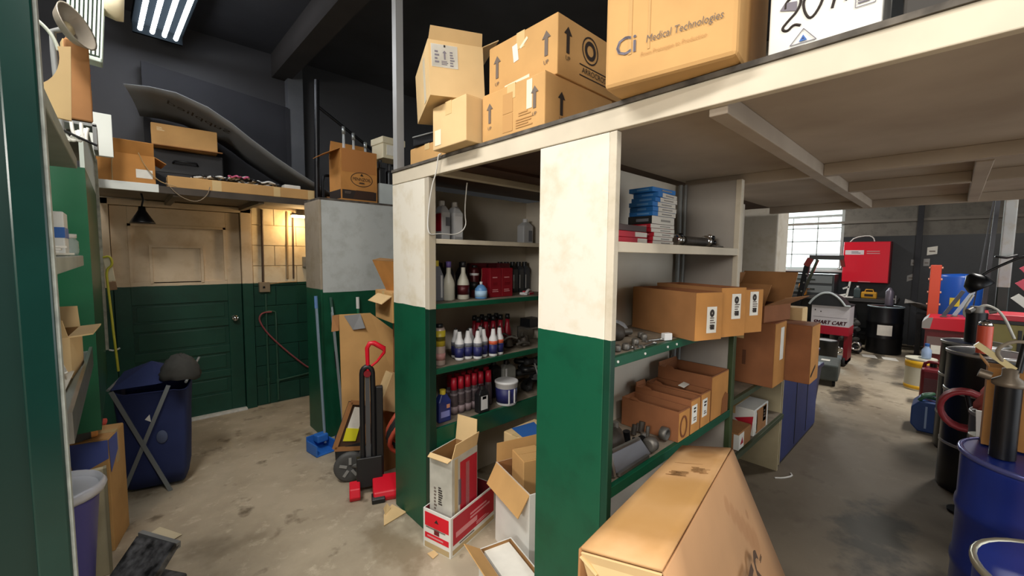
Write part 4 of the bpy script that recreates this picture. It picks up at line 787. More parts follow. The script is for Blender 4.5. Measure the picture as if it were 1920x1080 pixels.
t = thing('plastic_bag', 'crumpled translucent grey plastic bag on the floor behind the red toe plate', 'bag', (1.40, 2.385, 0)); rnd = random.Random(5)
P = [[(.08 * math.cos(a) * math.cos(e) * rnd.uniform(.8, 1.1), .07 * math.sin(a) * math.cos(e) * rnd.uniform(.8, 1.1), .005 + .14 * math.sin(e) * rnd.uniform(.85, 1.05)) for a in [x * 2 * PI / 18 for x in range(19)]] for e in [y * PI / 2 / 7 for y in range(8)]]
for row in P: row[-1] = row[0]
MB().grid(P, .001, smooth=False).build('bag_body', mat('bag_grey', '#8A8D92', .35), t)
t = thing('cardboard_scrap', 'torn cardboard scrap on the floor at the foot of the green end panel', 'cardboard', (1.10, 2.20, .003), .3); MB().plate([(-.08, -.03, .002), (.08, -.05, .002), (.06, .05, .03), (-.02, .035, .012)], .005).build('scrap_piece', CARDL, t); MB().plate([(-.02, .02, .012), (.03, .03, .03), (.02, .05, .06), (-.015, .04, .05)], .004).build('torn_corner', CARDL, t)

# ================================================================== HAND TRUCK
ht = thing('hand_truck', 'folding black hand truck with red handle and toe plate', 'hand truck', (1.13, 2.56, 0), math.radians(-22))
MB().tube([(-.034, 0, .06), (-.034, 0, .78), (-.026, 0, .82), (0, 0, .835), (.026, 0, .82), (.034, 0, .78), (.034, 0, .06)], .0175, 10, sub=1).build('rail_frame', BLACKP, ht)
MB().bb(-.014, .014, -.012, .012, .10, .80).build('centre_rail', mat('rail_grey', '#4A4B4E', .4), ht); MB().bb(.05, .095, -.02, .02, .10, .70).build('side_rail', BLACKP, ht, bevel=.006)
MB().tube([(.005, 0, .80), (.002, 0, .955), (.018, 0, .985), (.045, 0, .985), (.105, 0, .945), (.108, 0, .92), (.06, 0, .86), (.02, 0, .83)], [.012, .014, .015, .017, .017, .010, .008, .008], 10).build('handle', REDB, ht)
MB().cyl((0, -.02, .79), (0, .02, .79), .022).build('pivot', REDD, ht); MB().prism([(-.05, .05), (.06, .05), (.05, .22), (-.03, .24)], 'x', -.075, .085).build('lower_bracket', BLACKP, ht, bevel=.006)
WHRUB = mat('wheel_grey_rubber', '#4B4B4A', .6, nz=.2, scale=20)
for x, y in ((-.115, .16), (.035, .24)):
    wz = MB().lathe([(.0, -.014), (.06, -.018), (.085, -.02), (.102, -.012), (.106, 0), (.102, .012), (.085, .02), (.06, .018), (0, .014)], 28, R=Matrix.Rotation(PI / 2, 3, 'X'), c=(x, y, .106)); wh = wz.build('wheel', WHRUB, ht)
    hb = MB()
    for k in range(5): a = 2 * PI * k / 5 + .3; hb.bar((x + .022 * math.cos(a), y, .106 + .022 * math.sin(a)), (x + .07 * math.cos(a), y, .106 + .07 * math.sin(a)), .018, .046, (0, 1, 0))
    hb.build('hub', mat('hub_grey', '#8F8F8C', .4), wh)
MB().cyl((-.115, .17, .106), (.0, .02, .14), .009).cyl((.035, .24, .106), (.0, .02, .14), .009).build('axle', STEELD, ht)
MB().prism([(-.03, .0), (-.10, .0), (-.12, .03), (-.10, .08), (-.03, .10)], 'x', -.12, -.055).build('toe_plate', REDB, ht, bevel=.006)
MB().prism([(-.02, .0), (-.16, .0), (-.175, .03), (-.16, .065), (-.02, .11)], 'x', .02, .20).build('toe_plate', REDB, ht, bevel=.008); MB().prism([(-.12, .0), (-.18, .0), (-.185, .03), (-.165, .045), (-.12, .045)], 'x', .01, .09).build('toe_tip', BLACKP, ht, bevel=.005)

# ================================================================== CARTONS IN THE NARROW AISLE
a15 = math.radians(14.5); N = Vector((1.165, 1.675, 0)); ux = Vector((math.cos(a15), math.sin(a15), 0)); uy = Vector((-math.sin(a15), math.cos(a15), 0))
c = N + ux * .20 + uy * .095
WREDM = WCARD
r, F = carton('low red and white carton on the aisle floor carrying a taller open carton', (c.x, c.y, 0), (.40, .19, .215), WCARD, a15, opened=True, inside=mat('red_inside', '#7A2028', .7), flaps=())
f = F['-y'](); f.rect(.0, .025, .365, .145, RED); f.bars(-.01, .0, .30, .055, 1, PINK); f.bars(.06, .04, .20, .04, 2, PINK); f.bars(.09, -.03, .15, .02, 2, PINK); f.rect(0, -.085, .37, .025, mat('carton_tan', '#B7A178', .8)); f.bars(-.02, -.06, .22, .012, 1, INK)
f.done()
f = F['-x'](); f.rect(0, .055, .165, .075, REDB); f.rect(.0, -.035, .165, .03, REDB); f.rect(.0, .0, .035, .03, mat('small_print', '#6A1A20', .6)); f.bars(0, -.035, .13, .016, 1, PINK); f.rect(0, -.088, .17, .03, mat('carton_tan', '#B7A178', .8)); f.poly([(-.015, .05), (.015, .05), (0, .07)], INKD); f.bars(0, .012, .15, .01, 1, INK); f.done()
MB().plate([(-.25, -.02, .004), (-.21, -.02, .004), (-.20, .02, .003), (-.24, .03, .006)], .003).build('torn_bit', CARDL, r)
c2 = N + ux * .145 + uy * .095
r, F = carton('tall open white carton with a red side, standing in the low red carton', (c2.x - .005, c2.y, .012), (.215, .155, .495), GCARD, a15, opened=True, inside=CARDD, flaps=(('+x', .14, 5), ('-y', .085, 14), ('-x', .03, 110)), flapm=CARDL)
f = F['-y'](); f.rect(.03, -.01, .145, .44, RED); f.rect(-.075, 0, .025, .48, mat('carton_tan', '#B7A178', .8)); f.rect(.02, -.01, .03, .40, PINK); f.rect(-.045, .05, .02, .14, INKG); f.bars(-.03, -.16, .03, .12, 6, INKG); f.bars(.07, -.12, .03, .12, 5, PINK); f.done()
f = F['-x'](); f.bars(.0, .03, .03, .10, 8, INKD); f.bars(-.035, .01, .02, .13, 7, INK); f.ring(.02, -.115, .027, .027, .008, RED); f.bars(.02, -.115, .03, .025, 3, RED); f.bars(-.04, -.18, .03, .02, 2, PINK); f.done()
r, F = carton('tan carton with a blue top patch at the back of the narrow aisle', (1.855, 1.785, 0), (.29, .19, .455), CARDL, math.radians(2))
f = F['+z'](); f.poly([(-.14, -.09), (.02, -.09), (.10, .06), (-.08, .09)], BLUE, lift=.004); f.done(); f = F['-x'](); f.bars(.05, .06, .03, .16, 7, mat('violet_ink', '#9A7A8A', .8)); f.bars(-.05, .06, .03, .16, 5, mat('violet_print', '#8E93BE', .8)); f.done()
r, F = carton('white open carton with tan flaps against the middle end panel, holding a smaller box', (1.52, 1.43, 0), (.27, .36, .44), WCARD, math.radians(-15), opened=True, inside=CARDB, flaps=(('-x', .12, 150), ('+y', .10, 5)), flapm=CARD)
carton('small tan box sitting inside the white open carton', (1.545, 1.49, .007), (.14, .15, .50), CARD, math.radians(-20), tape=False)
t = thing('metal_brackets', 'grey metal brackets poking out of the white open carton', 'brackets', (1.53, 1.34, .012))
for k in range(5): MB().bar((-.05 + .02 * k, -.03, .0), (-.04 + .03 * k, .03, .46), .02, .004).build('bracket', STEELD, t)
r, F = carton('low white carton with a tan flap on the floor nearest the viewer', (1.20, 1.275, 0), (.17, .27, .20), WCARD, math.radians(-14), opened=True, inside=CARDD, flaps=(('-x', .10, 55),), flapm=CARD)
B(-.06, .07, -.12, .13, .17, .185).build('inner_paper', PAPER, r)

# ================================================================== BOTTLES ON THE LEFT AISLE UNIT
def flask(name, label, loc, prof, m, cap, capm, bands=(), group=None, rz=0, sx=1.0, sy=1.0, n=20, cat='bottle'):
    """round bottle: profile (r, z); cap (r, z0, z1, r1); bands (z0, z1, material)"""
    t = thing(name, label, cat, loc, rz, group)
    MB().lathe(prof, n, sx=sx, sy=sy).build('bottle_body', m, t)
    if cap: MB().lathe([(cap[0], cap[1]), (cap[3] if len(cap) > 3 else cap[0], cap[2]), (0, cap[2])], 14).build('cap', capm, t)
    for z0, z1, bm in bands:
        def rad(z):
            for (ra, za), (rb, zb) in zip(prof, prof[1:]):
                if za <= z <= zb and zb > za: return ra + (rb - ra) * (z - za) / (zb - za)
            return prof[0][0]
        MB().lathe([(rad(z0) + .0008, z0), (rad(z1) + .0008, z1)], n, sx=sx, sy=sy).build('label_band', bm, t)
    return t
def jug(name, label, loc, w, d, h, m, capm, labels=(), rz=0, group=None, neck=.018, shoulder=.7):
    """rectangular jug with sloping shoulder and offset neck"""
    t = thing(name, label, 'bottle', loc, rz, group); b = MB(); s = h * shoulder
    b.add([(-w / 2, -d / 2, 0), (w / 2, -d / 2, 0), (w / 2, d / 2, 0), (-w / 2, d / 2, 0), (-w / 2, -d / 2, s), (w / 2, -d / 2, s), (w / 2, d / 2, s), (-w / 2, d / 2, s),
           (-w / 5, -d / 4, h * .88), (w / 4, -d / 4, h * .88), (w / 4, d / 4, h * .88), (-w / 5, d / 4, h * .88)],
          [(3, 2, 1, 0), (0, 1, 5, 4), (1, 2, 6, 5), (2, 3, 7, 6), (3, 0, 4, 7), (4, 5, 9, 8), (5, 6, 10, 9), (6, 7, 11, 10), (7, 4, 8, 11), (8, 9, 10, 11)])
    b.build('bottle_body', m, t, bevel=min(w, d) * .12); MB().cyl((0, 0, h * .86), (0, 0, h), neck).build('cap', capm, t)
    for side, u, v, lw, lh, lm in labels:
        if side == '-y': B(u - lw / 2, u + lw / 2, -d / 2 - .0012, -d / 2 + .001, v, v + lh).build('label', lm, t)
        else: B(-w / 2 - .0012, -w / 2 + .001, u - lw / 2, u + lw / 2, v, v + lh).build('label', lm, t)
    return t
ZA1, ZA2, ZA3, ZA4 = 1.645, 1.290, .931, .595
GRW = mat('grey_white_plastic', '#BFC0C2', .45); GREYB = mat('grey_bottle', '#6E7078', .4); MILK = mat('milky_plastic', '#B9B6A8', .4)
PURP = mat('purple_cap', '#5A4A86', .45); DKRED = mat('dark_red_can', '#4A1218', .4, .3); NAVL = mat('navy_label', '#23265E', .5); ORL = mat('orange_label', '#CB5A3A', .5); YEL = mat('yellow_plastic', '#C9B53A', .45)
NAVYP = mat('navy_plastic', '#24306E', .4); WHL = mat('label_white', '#D9D9DA', .6)
# top shelf
jug('white_jug', 'white jug with a red label, leftmost on the top bottle shelf', (1.372, 2.06, ZA1), .062, .09, .225, GRW, WHL, (('-x', 0, .05, .08, .10, RED), ('-y', .012, .08, .03, .05, GREYB)))
jug('white_jug', 'plain pale jug second on the top bottle shelf, beside the hanging cord', (1.462, 2.06, ZA1), .07, .09, .225, GRW, WHL, (('-y', 0, .02, .05, .12, WHL),))
jug('grey_jug', 'dark grey jug behind the two pale jugs on the top bottle shelf', (1.545, 2.17, ZA1), .06, .08, .21, GREYB, BLACKP)
jug('white_jug', 'pale jug with a grey window label alone at the far end of the top shelf', (2.19, 2.19, ZA1), .10, .075, .185, GRW, WHL, (('-y', .018, .02, .035, .08, GREYB),), shoulder=.72)
# second shelf
jug('grey_jug', 'dark grey flat jug at the left end of the second bottle shelf', (1.33, 2.06, ZA2), .075, .06, .235, GREYB, YEL, (('-y', .02, .02, .012, .13, GRW),), shoulder=.62)
jug('grey_jug', 'dark jug standing behind the two long-necked bottles', (1.45, 2.20, ZA2), .075, .06, .22, BLACKP, BLACKP, (), shoulder=.62)
LN = [(.034, 0), (.037, .006), (.037, .095), (.033, .115), (.014, .16), (.013, .195), (.013, .20)]
for i, x in enumerate((1.405, 1.512)):
    flask('long_neck_bottle', ('milky long-necked bottle with a purple cap, left one of the pair' if i == 0 else 'milky long-necked bottle with a dark red front label, right one of the pair'), (x, 2.04, ZA2), LN, MILK, (.016, .195, .23), PURP if i == 0 else BLACKP, () if i == 0 else ((.03, .088, DKRED),), 'long-necked bottles')
for i, (x, y) in enumerate(((1.46, 2.13), (1.575, 2.14))):
    jug('black_bottle', 'black capped bottle %s' % ('between the two milky long-necked ones' if i == 0 else 'to the right of the milky long-necked pair'), (x, y, ZA2), .06, .06, .225, BLACKP, BLACKP)
flask('spray_can', 'dark maroon spray can behind the small blue bottle', (1.645, 2.10, ZA2), [(.028, 0), (.029, .004), (.029, .175), (.02, .19)], DKRED, (.018, .188, .205), BLACKP, ((.14, .155, WHL), (.05, .10, BLACKP)), cat='can')
t = flask('oil_bottle', 'small squat light blue bottle with a thin spout, front of the second shelf', (1.628, 2.01, ZA2), [(.036, 0), (.038, .005), (.038, .06), (.02, .082), (.008, .088)], mat('light_blue', '#5E8FC4', .35), (.009, .086, .105), WHL, ((.012, .05, mat('light_blue_label', '#A9CBE8', .5)),))
MB().tube([(0, 0, .10), (.006, 0, .15), (.004, 0, .185)], .002).build('spout_straw', mat('straw_red', '#8A4A3A', .5), t)
for i, (x, y) in enumerate(((1.755, 2.06), (1.855, 2.06), (1.72, 2.17), (1.82, 2.19), (1.92, 2.16))):
    r, F = carton(('red fluid carton in the front row, %s' % ('left one' if i == 0 else 'right one')) if i < 2 else 'dark red carton behind the front pair, %s from the left' % ORD[i - 2], (x, y, ZA2), (.095, .09, .185 if i < 2 else .215), mat('deep_red_carton', '#8C1322', .5) if i < 2 else mat('dark_red_carton', '#4E0D15', .5), tape=False, group='red fluid cartons', name='red_carton', cat='carton', bevel=.002)
    if i < 2: f = F['-y'](); f.bars(0, .035, .06, .014, 1, PINK); f.bars(0, -.05, .06, .022, 2, PINK); f.bars(0, -.005, .05, .02, 2, REDD); f.done()
for i in range(5):
    jug('slim_bottle', 'dark slim bottle with a pale edge stripe, %s from the left at the far end' % ORD[i], (1.985 + .062 * i, 2.235 - .0 * i, ZA2), .054, .07, .225, mat('slate_bottle', '#3A3D44', .4), BLACKP, (('-y', -.02, .03, .008, .10, GRW),), group='dark slim bottles on the second shelf', shoulder=.75)
t = thing('rag_bundle', 'small white and red folded packet lying at the front of the second shelf', 'packet', (2.05, 2.03, ZA2), .3); MB().bb(-.05, .05, -.03, .03, 0, .018).build('packet', WHL, t, bevel=.006); MB().bb(-.01, .05, -.032, -.02, 0, .016).bb(-.02, .04, -.02, .02, .018, .026).build('red_print', RED, t); MB().tube([(-.05, -.02, .01), (-.02, -.025, .035), (.03, -.01, .03)], .01, sub=1).build('twist', WHL, t)
# third shelf
flask('spray_can', 'tall can with a yellow and black top half at the left of the third shelf', (1.305, 1.985, ZA3), [(.032, 0), (.033, .004), (.033, .20), (.026, .215)], mat('can_pale', '#B9A59C', .4, .3), (.02, .213, .235), BLACKP, ((.11, .20, mat('can_yellow', '#B7A52E', .4)), (.14, .165, mat('can_black', '#2C2A18', .5)), (.03, .07, mat('can_pink', '#B0807C', .5))), cat='can')
SQ = [(.025, 0), (.027, .006), (.0275, .012), (.0275, .108), (.020, .125), (.0165, .13), (.012, .168), (.010, .172)]
sp = [(1.425, 1.985), (1.478, 1.945), (1.545, 1.995), (1.600, 1.935), (1.665, 1.905), (1.565, 2.07), (1.47, 2.05), (1.64, 2.02), (1.705, 1.955)]
sp = [(1.455, 2.0), (1.515, 1.995), (1.560, 1.955), (1.620, 1.975), (1.675, 1.945), (1.735, 1.955), (1.475, 2.065), (1.575, 2.05), (1.655, 2.05)]
for i, (x, y) in enumerate(sp):
    lab = [(NAVL, GREYB), (NAVL, ORL)][1 if i in (4, 5) else 0]
    flask('squeeze_bottle', ('white-tipped bottle with a %s label, %s from left in front row' % ('navy and orange' if i in (4, 5) else 'navy', ORD[i])) if i < 6 else 'white-tipped fluid bottle in the back row, %s from the left' % ORD[i - 6], (x, y, ZA3), SQ, WHL, (.0105, .168, .182, .006), mat('black_tip', '#1A1514', .5), ((.018, .075, lab[0]), (.076, .098, lab[1])), 'white-tipped fluid bottles')
RB = [(.026, 0), (.028, .006), (.028, .10), (.016, .15), (.014, .19)]
for i in range(9):
    x, y = 1.70 + .065 * (i % 5) + (.03 if i > 4 else 0), 2.125 + (.08 if i > 4 else 0)
    flask('red_bottle', 'dark red bottle with a black cap, %s from the left in the %s row' % (ORD[i % 5], 'front' if i < 5 else 'back'), (x, y, ZA3), RB, mat('bottle_red', '#8E1226', .35), (.018, .188, .222, .015), BLACKP, ((.02, .07, REDD),), 'dark red bottles')
t = thing('door_closer_parts', 'greasy pile of metal brackets and levers on the third shelf', 'metal parts', (1.95, 2.02, ZA3 + .012)); rnd = random.Random(11)
for k in range(9):
    a = rnd.uniform(0, PI); x, y, z = rnd.uniform(-.09, .12), rnd.uniform(-.05, .06), rnd.uniform(.012, .07)
    MB().tube([(x - .06 * math.cos(a), y - .04 * math.sin(a), z), (x, y, z + rnd.uniform(0, .04)), (x + .06 * math.cos(a), y + .04 * math.sin(a), rnd.uniform(.012, .05))], rnd.uniform(.006, .012), 6, sub=1).build('lever', (RUST, STEELD)[k % 2], t)
for x, y in ((-.05, .02), (.06, -.02), (.12, .03)): MB().cyl((x, y, 0), (x, y + .01, .05), .03).build('hub', RUST, t)
t = thing('grey_plate', 'dark grey plate resting on the metal parts at the far end of the third shelf', 'plate', (2.17, 2.12, ZA3), 0); MB().bb(-.06, .10, -.06, .06, .10, .11).bb(-.06, .10, .05, .06, 0, .11).build('plate', STEELD, t); MB().bb(-.03, .09, -.04, .06, .11, .17).build('dark_box', BLACKP, t)
# fourth shelf
jug('oil_jug', 'navy oil jug with a yellow cap at the left of the lowest bottle shelf', (1.325, 1.985, ZA4), .085, .055, .185, NAVYP, YEL, (('-y', 0, .03, .06, .035, mat('jug_print', '#7E84C4', .5)), ('-y', .02, .08, .022, .022, mat('jug_orange', '#C98A6A', .5))), shoulder=.65)
k = 0
for i in range(10):
    row = i % 2; x, y = 1.435 + .052 * (i // 2) + .02 * row, 2.03 + .07 * row
    flask('red_cap_bottle', 'clear-bodied bottle with a tall red cap, %s from the left in the %s row' % (ORD[i // 2], 'front' if row == 0 else 'back'), (x, y, ZA4), [(.024, 0), (.026, .006), (.026, .10), (.020, .15), (.016, .165)], mat('dark_clear_bottle', '#4E4448', .25), (.021, .15, .225, .018), mat('cap_red', '#A8172C', .4), ((.01, .05, mat('pink_grey_label', '#8E7C80', .5)), (.06, .13, mat('bottle_streak', '#6E6468', .4))), 'tall red-capped bottles')
for i, (x, y) in enumerate(((1.70, 2.02), (1.74, 2.09))):
    flask('red_cap_bottle', 'clear-bodied bottle with a tall red cap beside the white pail, %s' % ('front one' if i == 0 else 'back one'), (x, y, ZA4), [(.024, 0), (.026, .006), (.026, .10), (.020, .15), (.016, .165)], mat('dark_clear_bottle', '#4E4448', .25), (.021, .15, .225, .018), mat('cap_red', '#A8172C', .4), (), 'tall red-capped bottles')
jug('oil_jug', 'black oil bottle with a white label in front of the red-capped bottles', (1.585, 1.945, ZA4), .078, .05, .165, BLACKP, BLACKP, (('-y', .0, .02, .052, .085, WHL), ('-y', 0, .085, .03, .018, mat('label_blue', '#4A5FA8', .5))), shoulder=.72)
t = flask('pail', 'white pail with a navy label at the front of the lowest bottle shelf', (1.80, 1.955, ZA4), [(.062, 0), (.066, .006), (.073, .14), (.077, .142), (.077, .152), (.070, .156)], WHL, None, None, ((.018, .112, NAVL),), n=30, cat='pail')
MB().lathe([(.07, .15), (.066, .152), (0, .152)], 30).build('lid', mat('pail_lid', '#9C9488', .5), t); MB().bb(-.045, -.038, -.075, -.068, .02, .11).bb(.0, .006, -.078, -.07, .02, .11).build('label_gap', WHL, t)
jug('grey_jug', 'tall grey-white jug behind the white pail', (1.93, 2.10, ZA4), .12, .08, .24, mat('grey_white2', '#85857F', .45), BLACKP, (('-y', -.035, .06, .014, .13, WHL),), shoulder=.78)
jug('grey_jug', 'black squarish jug behind the pail and left of the grey-white one', (1.83, 2.12, ZA4), .08, .08, .25, BLACKP, BLACKP, (), shoulder=.8)
t = thing('hose_pile', 'heap of black hoses and plastic parts at the far end of the lowest bottle shelf', 'hoses', (2.12, 2.07, ZA4)); rnd = random.Random(4)
for k in range(7): MB().tube([(rnd.uniform(-.12, .12), rnd.uniform(-.1, .1), .03 + .03 * k + rnd.uniform(0, .02)) for _ in range(5)], .02, 8, sub=2).build('hose', BLACKP if k % 3 else RUBBER, t)
MB().tube([(-.06, -.12, .22), (-.03, -.13, .12), (.04, -.13, .06)], .006, sub=1).build('grey_tube', GRAYM, t)

# ================================================================== ITEMS ON THE MAIN-AISLE UNIT
ZB1, ZB2, ZB3 = 1.608, 1.212, .749
# stack of flat parts boxes: 11 boxes, red at the bottom, one thick black, blue on top
BLB = mat('box_blue', '#1A6DB8', .5); LBW = mat('label_pale', '#CFCAC0', .7)
z = ZB1
for i in range(12):
    h = .0175 if i < 5 else (.034 if i == 5 else .020)
    m = RED if i < 5 else (BLACKP if i == 5 else BLB)
    what = 'red' if i < 5 else ('thick black' if i == 5 else 'blue')
    off = random.uniform(-.006, .006) + (.012 if i in (6, 7) else 0) + (.02 if i in (9, 10) else 0)
    t = thing('parts_box', ('%s flat parts box with a white label, %s from the bottom of the stack' % (what, ORD[i])) if i != 5 else 'thick black parts box halfway up the stack of flat boxes', 'box', (1.725 + off, .925, z), math.radians(random.uniform(-4, 3)), 'stack of flat parts boxes')
    MB().bb(-.10, .085, -.055, .06, 0.0005, h - .0005).build('box_body', m, t, bevel=.0015)
    if i != 11: MB().bb(-.06 if i > 5 else -.10, .0855, -.0562, -.054, .001, h - .001).build('end_label', LBW, t)
    for u in ((-.02, .03), ): MB().bb(-.1008, -.099, -.03 + random.uniform(-.01, .01), .02, h * .3, h * .65).build('side_print', mat('print_light_blue', '#5E93C8', .6) if i > 5 else (GREYB if i == 5 else PINK), t)
    MB().bb(-.03, .05, -.0575, -.056, h * .35, h * .6).build('label_print', mat('label_grey', '#8E8A84', .7), t)
    z += h
for i, (y, zz, m_) in enumerate(((.925, 0, RED), (.925, .024, RED), (.925, .048, mat('dark_lid', '#4A3A38', .6)))):
    t = thing('parts_box', ['bottom red flat box at the left end of the top shelf', 'upper red flat box at the left end of the top shelf', 'dark flat lid on the red boxes at the left end of the top shelf'][i], 'box', (1.465, y, ZB1 + zz), math.radians(i - 1), 'red boxes on the top shelf')
    MB().bb(-.12, .10, -.06, .07, 0, .023).build('box_body', m_, t, bevel=.0015)
    if i < 2: MB().bb(.03 - .02 * i, .10, -.0615, -.0595, .003, .021).build('end_label', LBW, t)
t = thing('drive_shaft', 'greasy steel shaft with bright chrome couplings lying on the top shelf', 'machine part', (2.10, .90, ZB1 + .003), math.radians(-6))
MB().cyl((-.10, 0, .028), (.10, 0, .026), .022).build('shaft', RUST, t)
for x, rr, m_ in ((-.16, .027, CHROME), (-.125, .02, STEEL), (.115, .03, CHROME), (.15, .022, BLACKM)): MB().lathe([(rr * .6, -.012), (rr, -.008), (rr, .008), (rr * .6, .012)], 16, R=Matrix.Rotation(PI / 2, 3, 'Y'), c=(x, 0, .03)).build('coupling', m_, t)
for x, z in ((.12, .055), (.15, .05), (.165, .025), (-.15, .05)): MB().lathe([(.010, -.01), (.014, 0), (.010, .01)], 10, c=(x, -.015, z)).build('bolt_head', CHROME if z > .05 else BLACKM, t)
MB().plate([(.17, -.03, .006), (.24, -.03, .004), (.24, .04, .004), (.17, .04, .01)], .006).build('bracket', STEELD, t)
# three open storage bins overhanging the middle shelf
for i, (x, y, hh) in enumerate(((1.70, .712, .20), (1.868, .675, .215), (2.038, .655, .20))):
    a = math.radians(-20); w_, d_ = .152, .385; cx = x + (w_ / 2) * math.cos(a) - (d_ / 2) * math.sin(a); cy = y + (w_ / 2) * math.sin(a) + (d_ / 2) * math.cos(a)
    r, F = carton('open-topped tan storage bin overhanging the middle shelf, %s' % ['left one with a low label', 'middle one of three', 'right one beside the post'][i], (cx, cy, ZB2), (w_, d_, hh), CARDB, a, opened=True, flaps=(), name='storage_bin', cat='bin', group='open storage bins on the middle shelf', inside=CARDR)
    f = F['-y'](); f.rect(0, 0, .150, hh - .002, CARDO, 'bin_front'); v = (-.015, .025, .035)[i]; f.rect(.015, v, .055, .11, PAPER, 'bin_label', lift=.003)
    f.ring(.015, v + .028, .013, .016, .011, INKD); f.bars(.02, v - .012, .03, .05, 5, INK)
    for k in range(2): f.poly([(.015 + .012 * k - .01, v - .04), (.015 + .012 * k, v - .04), (.015 + .012 * k, v - .02), (.015 + .012 * k - .01, v - .02)], INKD, lift=.0045)
    for m_, mb_ in f.acc.values(): mb_.v = [tuple(Vector(q) + f.n * .0025) for q in mb_.v]
    f.done()
# wrenches and greasy parts in a plastic bag on the middle shelf
t = thing('tool_pouch', 'black crumpled tool pouch in the left corner of the middle shelf', 'pouch', (1.33, .985, ZB2), .3); rnd = random.Random(9)
P = [[(.10 * math.cos(a) * math.cos(e) * rnd.uniform(.85, 1.1), .075 * math.sin(a) * math.cos(e) * rnd.uniform(.85, 1.1), .002 + .085 * math.sin(e) * rnd.uniform(.8, 1.1)) for a in [x * 2 * PI / 16 for x in range(17)]] for e in [y * PI / 2 / 6 for y in range(7)]]
for row in P: row[-1] = row[0]
MB().grid(P, .001).build('pouch_body', mat('pouch_black', '#232126', .5, nz=.4, scale=20), t); MB().plate([(-.05, .02, .07), (.02, .04, .08), (.03, .05, .17), (-.04, .05, .15)], .0015).build('plastic_wrap', CLEAR, t)
t = thing('machine_part', 'greasy rounded iron housing beside the tool pouch on the middle shelf', 'machine part', (1.485, .97, ZB2), .2); MB().lathe([(.05, 0), (.062, .02), (.055, .05), (.03, .065), (0, .066)], 18).build('housing', RUST, t); MB().cyl((.05, -.02, .025), (.10, -.05, .022), .014).build('spigot', STEELD, t)
wr = [((1.25, .845), (1.335, .885), 'open wrench nearest the end panel on the middle shelf'), ((1.37, .80), (1.50, .865), 'bright wrench near the nail heads on the middle shelf'), ((1.42, .792), (1.53, .80), 'short wrench lying along the shelf edge'), ((1.53, .84), (1.62, .815), 'steel wrench in front of the left storage bin')]
for i, (a, b, lb) in enumerate(wr):
    va, vb = Vector((*a, 0)), Vector((*b, 0)); L_ = (vb - va).length; an = math.atan2(vb.y - va.y, vb.x - va.x)
    t = thing('wrench', lb, 'wrench', (a[0], a[1], ZB2), an, 'wrenches on the middle shelf')
    MB().bb(.012, L_ - .012, -.005, .005, .002, .008).build('handle', STEEL, t, bevel=.001)
    MB().lathe([(.007, .0), (.013, .0), (.013, .010), (.007, .010), (.007, 0)], 14, c=(L_, 0, 0)).build('ring_end', STEEL, t)
    MB().bar((0, -.012, .005), (.016, -.004, .005), .007, .009).bar((0, .012, .005), (.016, .004, .005), .007, .009).build('jaw', STEEL, t)
for i, (x, y) in enumerate(((1.30, .82), (1.35, .815), (1.46, .84), (1.58, .87), (1.61, .90))):
    t = thing('socket', 'small steel socket among the wrenches, %s from the left' % ORD[i], 'socket', (x, y, ZB2), 0, 'sockets on the middle shelf'); MB().lathe([(.007, .022), (.007, .004), (.013, .0), (.014, .004), (.014, .018), (.010, .024), (.007, .022)], 12).build('socket_body', STEELD, t)
t = thing('white_block', 'white block under the left storage bin on the middle shelf', 'block', (1.64, .80, ZB2), math.radians(-20)); MB().bb(-.02, .02, -.012, .012, 0, .03).build('block_body', WHL, t, bevel=.003)
t = thing('plastic_bag', 'clear plastic bag with grey parts behind the wrenches', 'bag', (1.60, 1.02, ZB2), 0); P = [[(.07 * math.cos(a) * math.cos(e) * rnd.uniform(.8, 1.1), .06 * math.sin(a) * math.cos(e), .002 + .06 * math.sin(e) * rnd.uniform(.8, 1.1)) for a in [x * 2 * PI / 14 for x in range(15)]] for e in [y * PI / 2 / 5 for y in range(6)]]
for row in P: row[-1] = row[0]
MB().grid(P, .001).build('bag_body', mat('bag_grey', '#8A8D92', .35), t)
# low bins on the bottom shelf
lowb = [(1.735, 1.845, .135, CARDR, 'first, lowest one nearest the viewer'), (1.855, 1.955, .16, CARDR, 'second one, with a white label'), (1.965, 2.075, .165, CARDB, 'third one, torn upper edge'), (2.085, 2.305, .225, CARDO, 'fourth and tallest, bright orange-tan front')]
for i, (x0, x1, hh, m_, lb) in enumerate(lowb):
    r, F = carton('oily open bin on the lower shelf, ' + lb, ((x0 + x1) / 2, .918, ZB3), (x1 - x0, .28, hh), CARDR, 0, opened=True, flaps=(('+y', .02, 15),) if i % 2 else (), name='storage_bin', cat='bin', group='oily bins on the lower shelf', inside=CARDR)
    f = F['-y'](); f.rect(0, -.002, x1 - x0 - .004, hh - .006, CARDO, 'bin_front')
    if i in (1, 2): f.rect(-.015, .01, .055, .085, PAPER, 'bin_label', lift=.003); f.bars(-.01, .03, .03, .03, 2, INKD); f.bars(-.01, -.012, .03, .02, 2, INK); [setattr(mb_, 'v', [tuple(Vector(q) + f.n * .0025) for q in mb_.v]) for m2, mb_ in f.acc.values()]; f.done()
    if i == 0: f.ring(-.01, -.005, .035, .05, .009, mat('oil_ring', '#7A4526', .8)); [setattr(mb_, 'v', [tuple(Vector(q) + f.n * .0025) for q in mb_.v]) for m2, mb_ in f.acc.values()]; f.done()
    if i == 3:
        f.poly([(.02, -.11), (.11, -.11), (.11, -.02), (.07, .0), (.03, -.03)], mat('oil_stain', '#8A5326', .85), name='oil_stain', lift=.003)
    f = F['-x'](); f.poly([(-.10, hh * .5), (-.05, hh * .5), (-.06, hh * .5 + .012), (-.09, hh * .5 + .016)], CARDR, name='torn_edge')
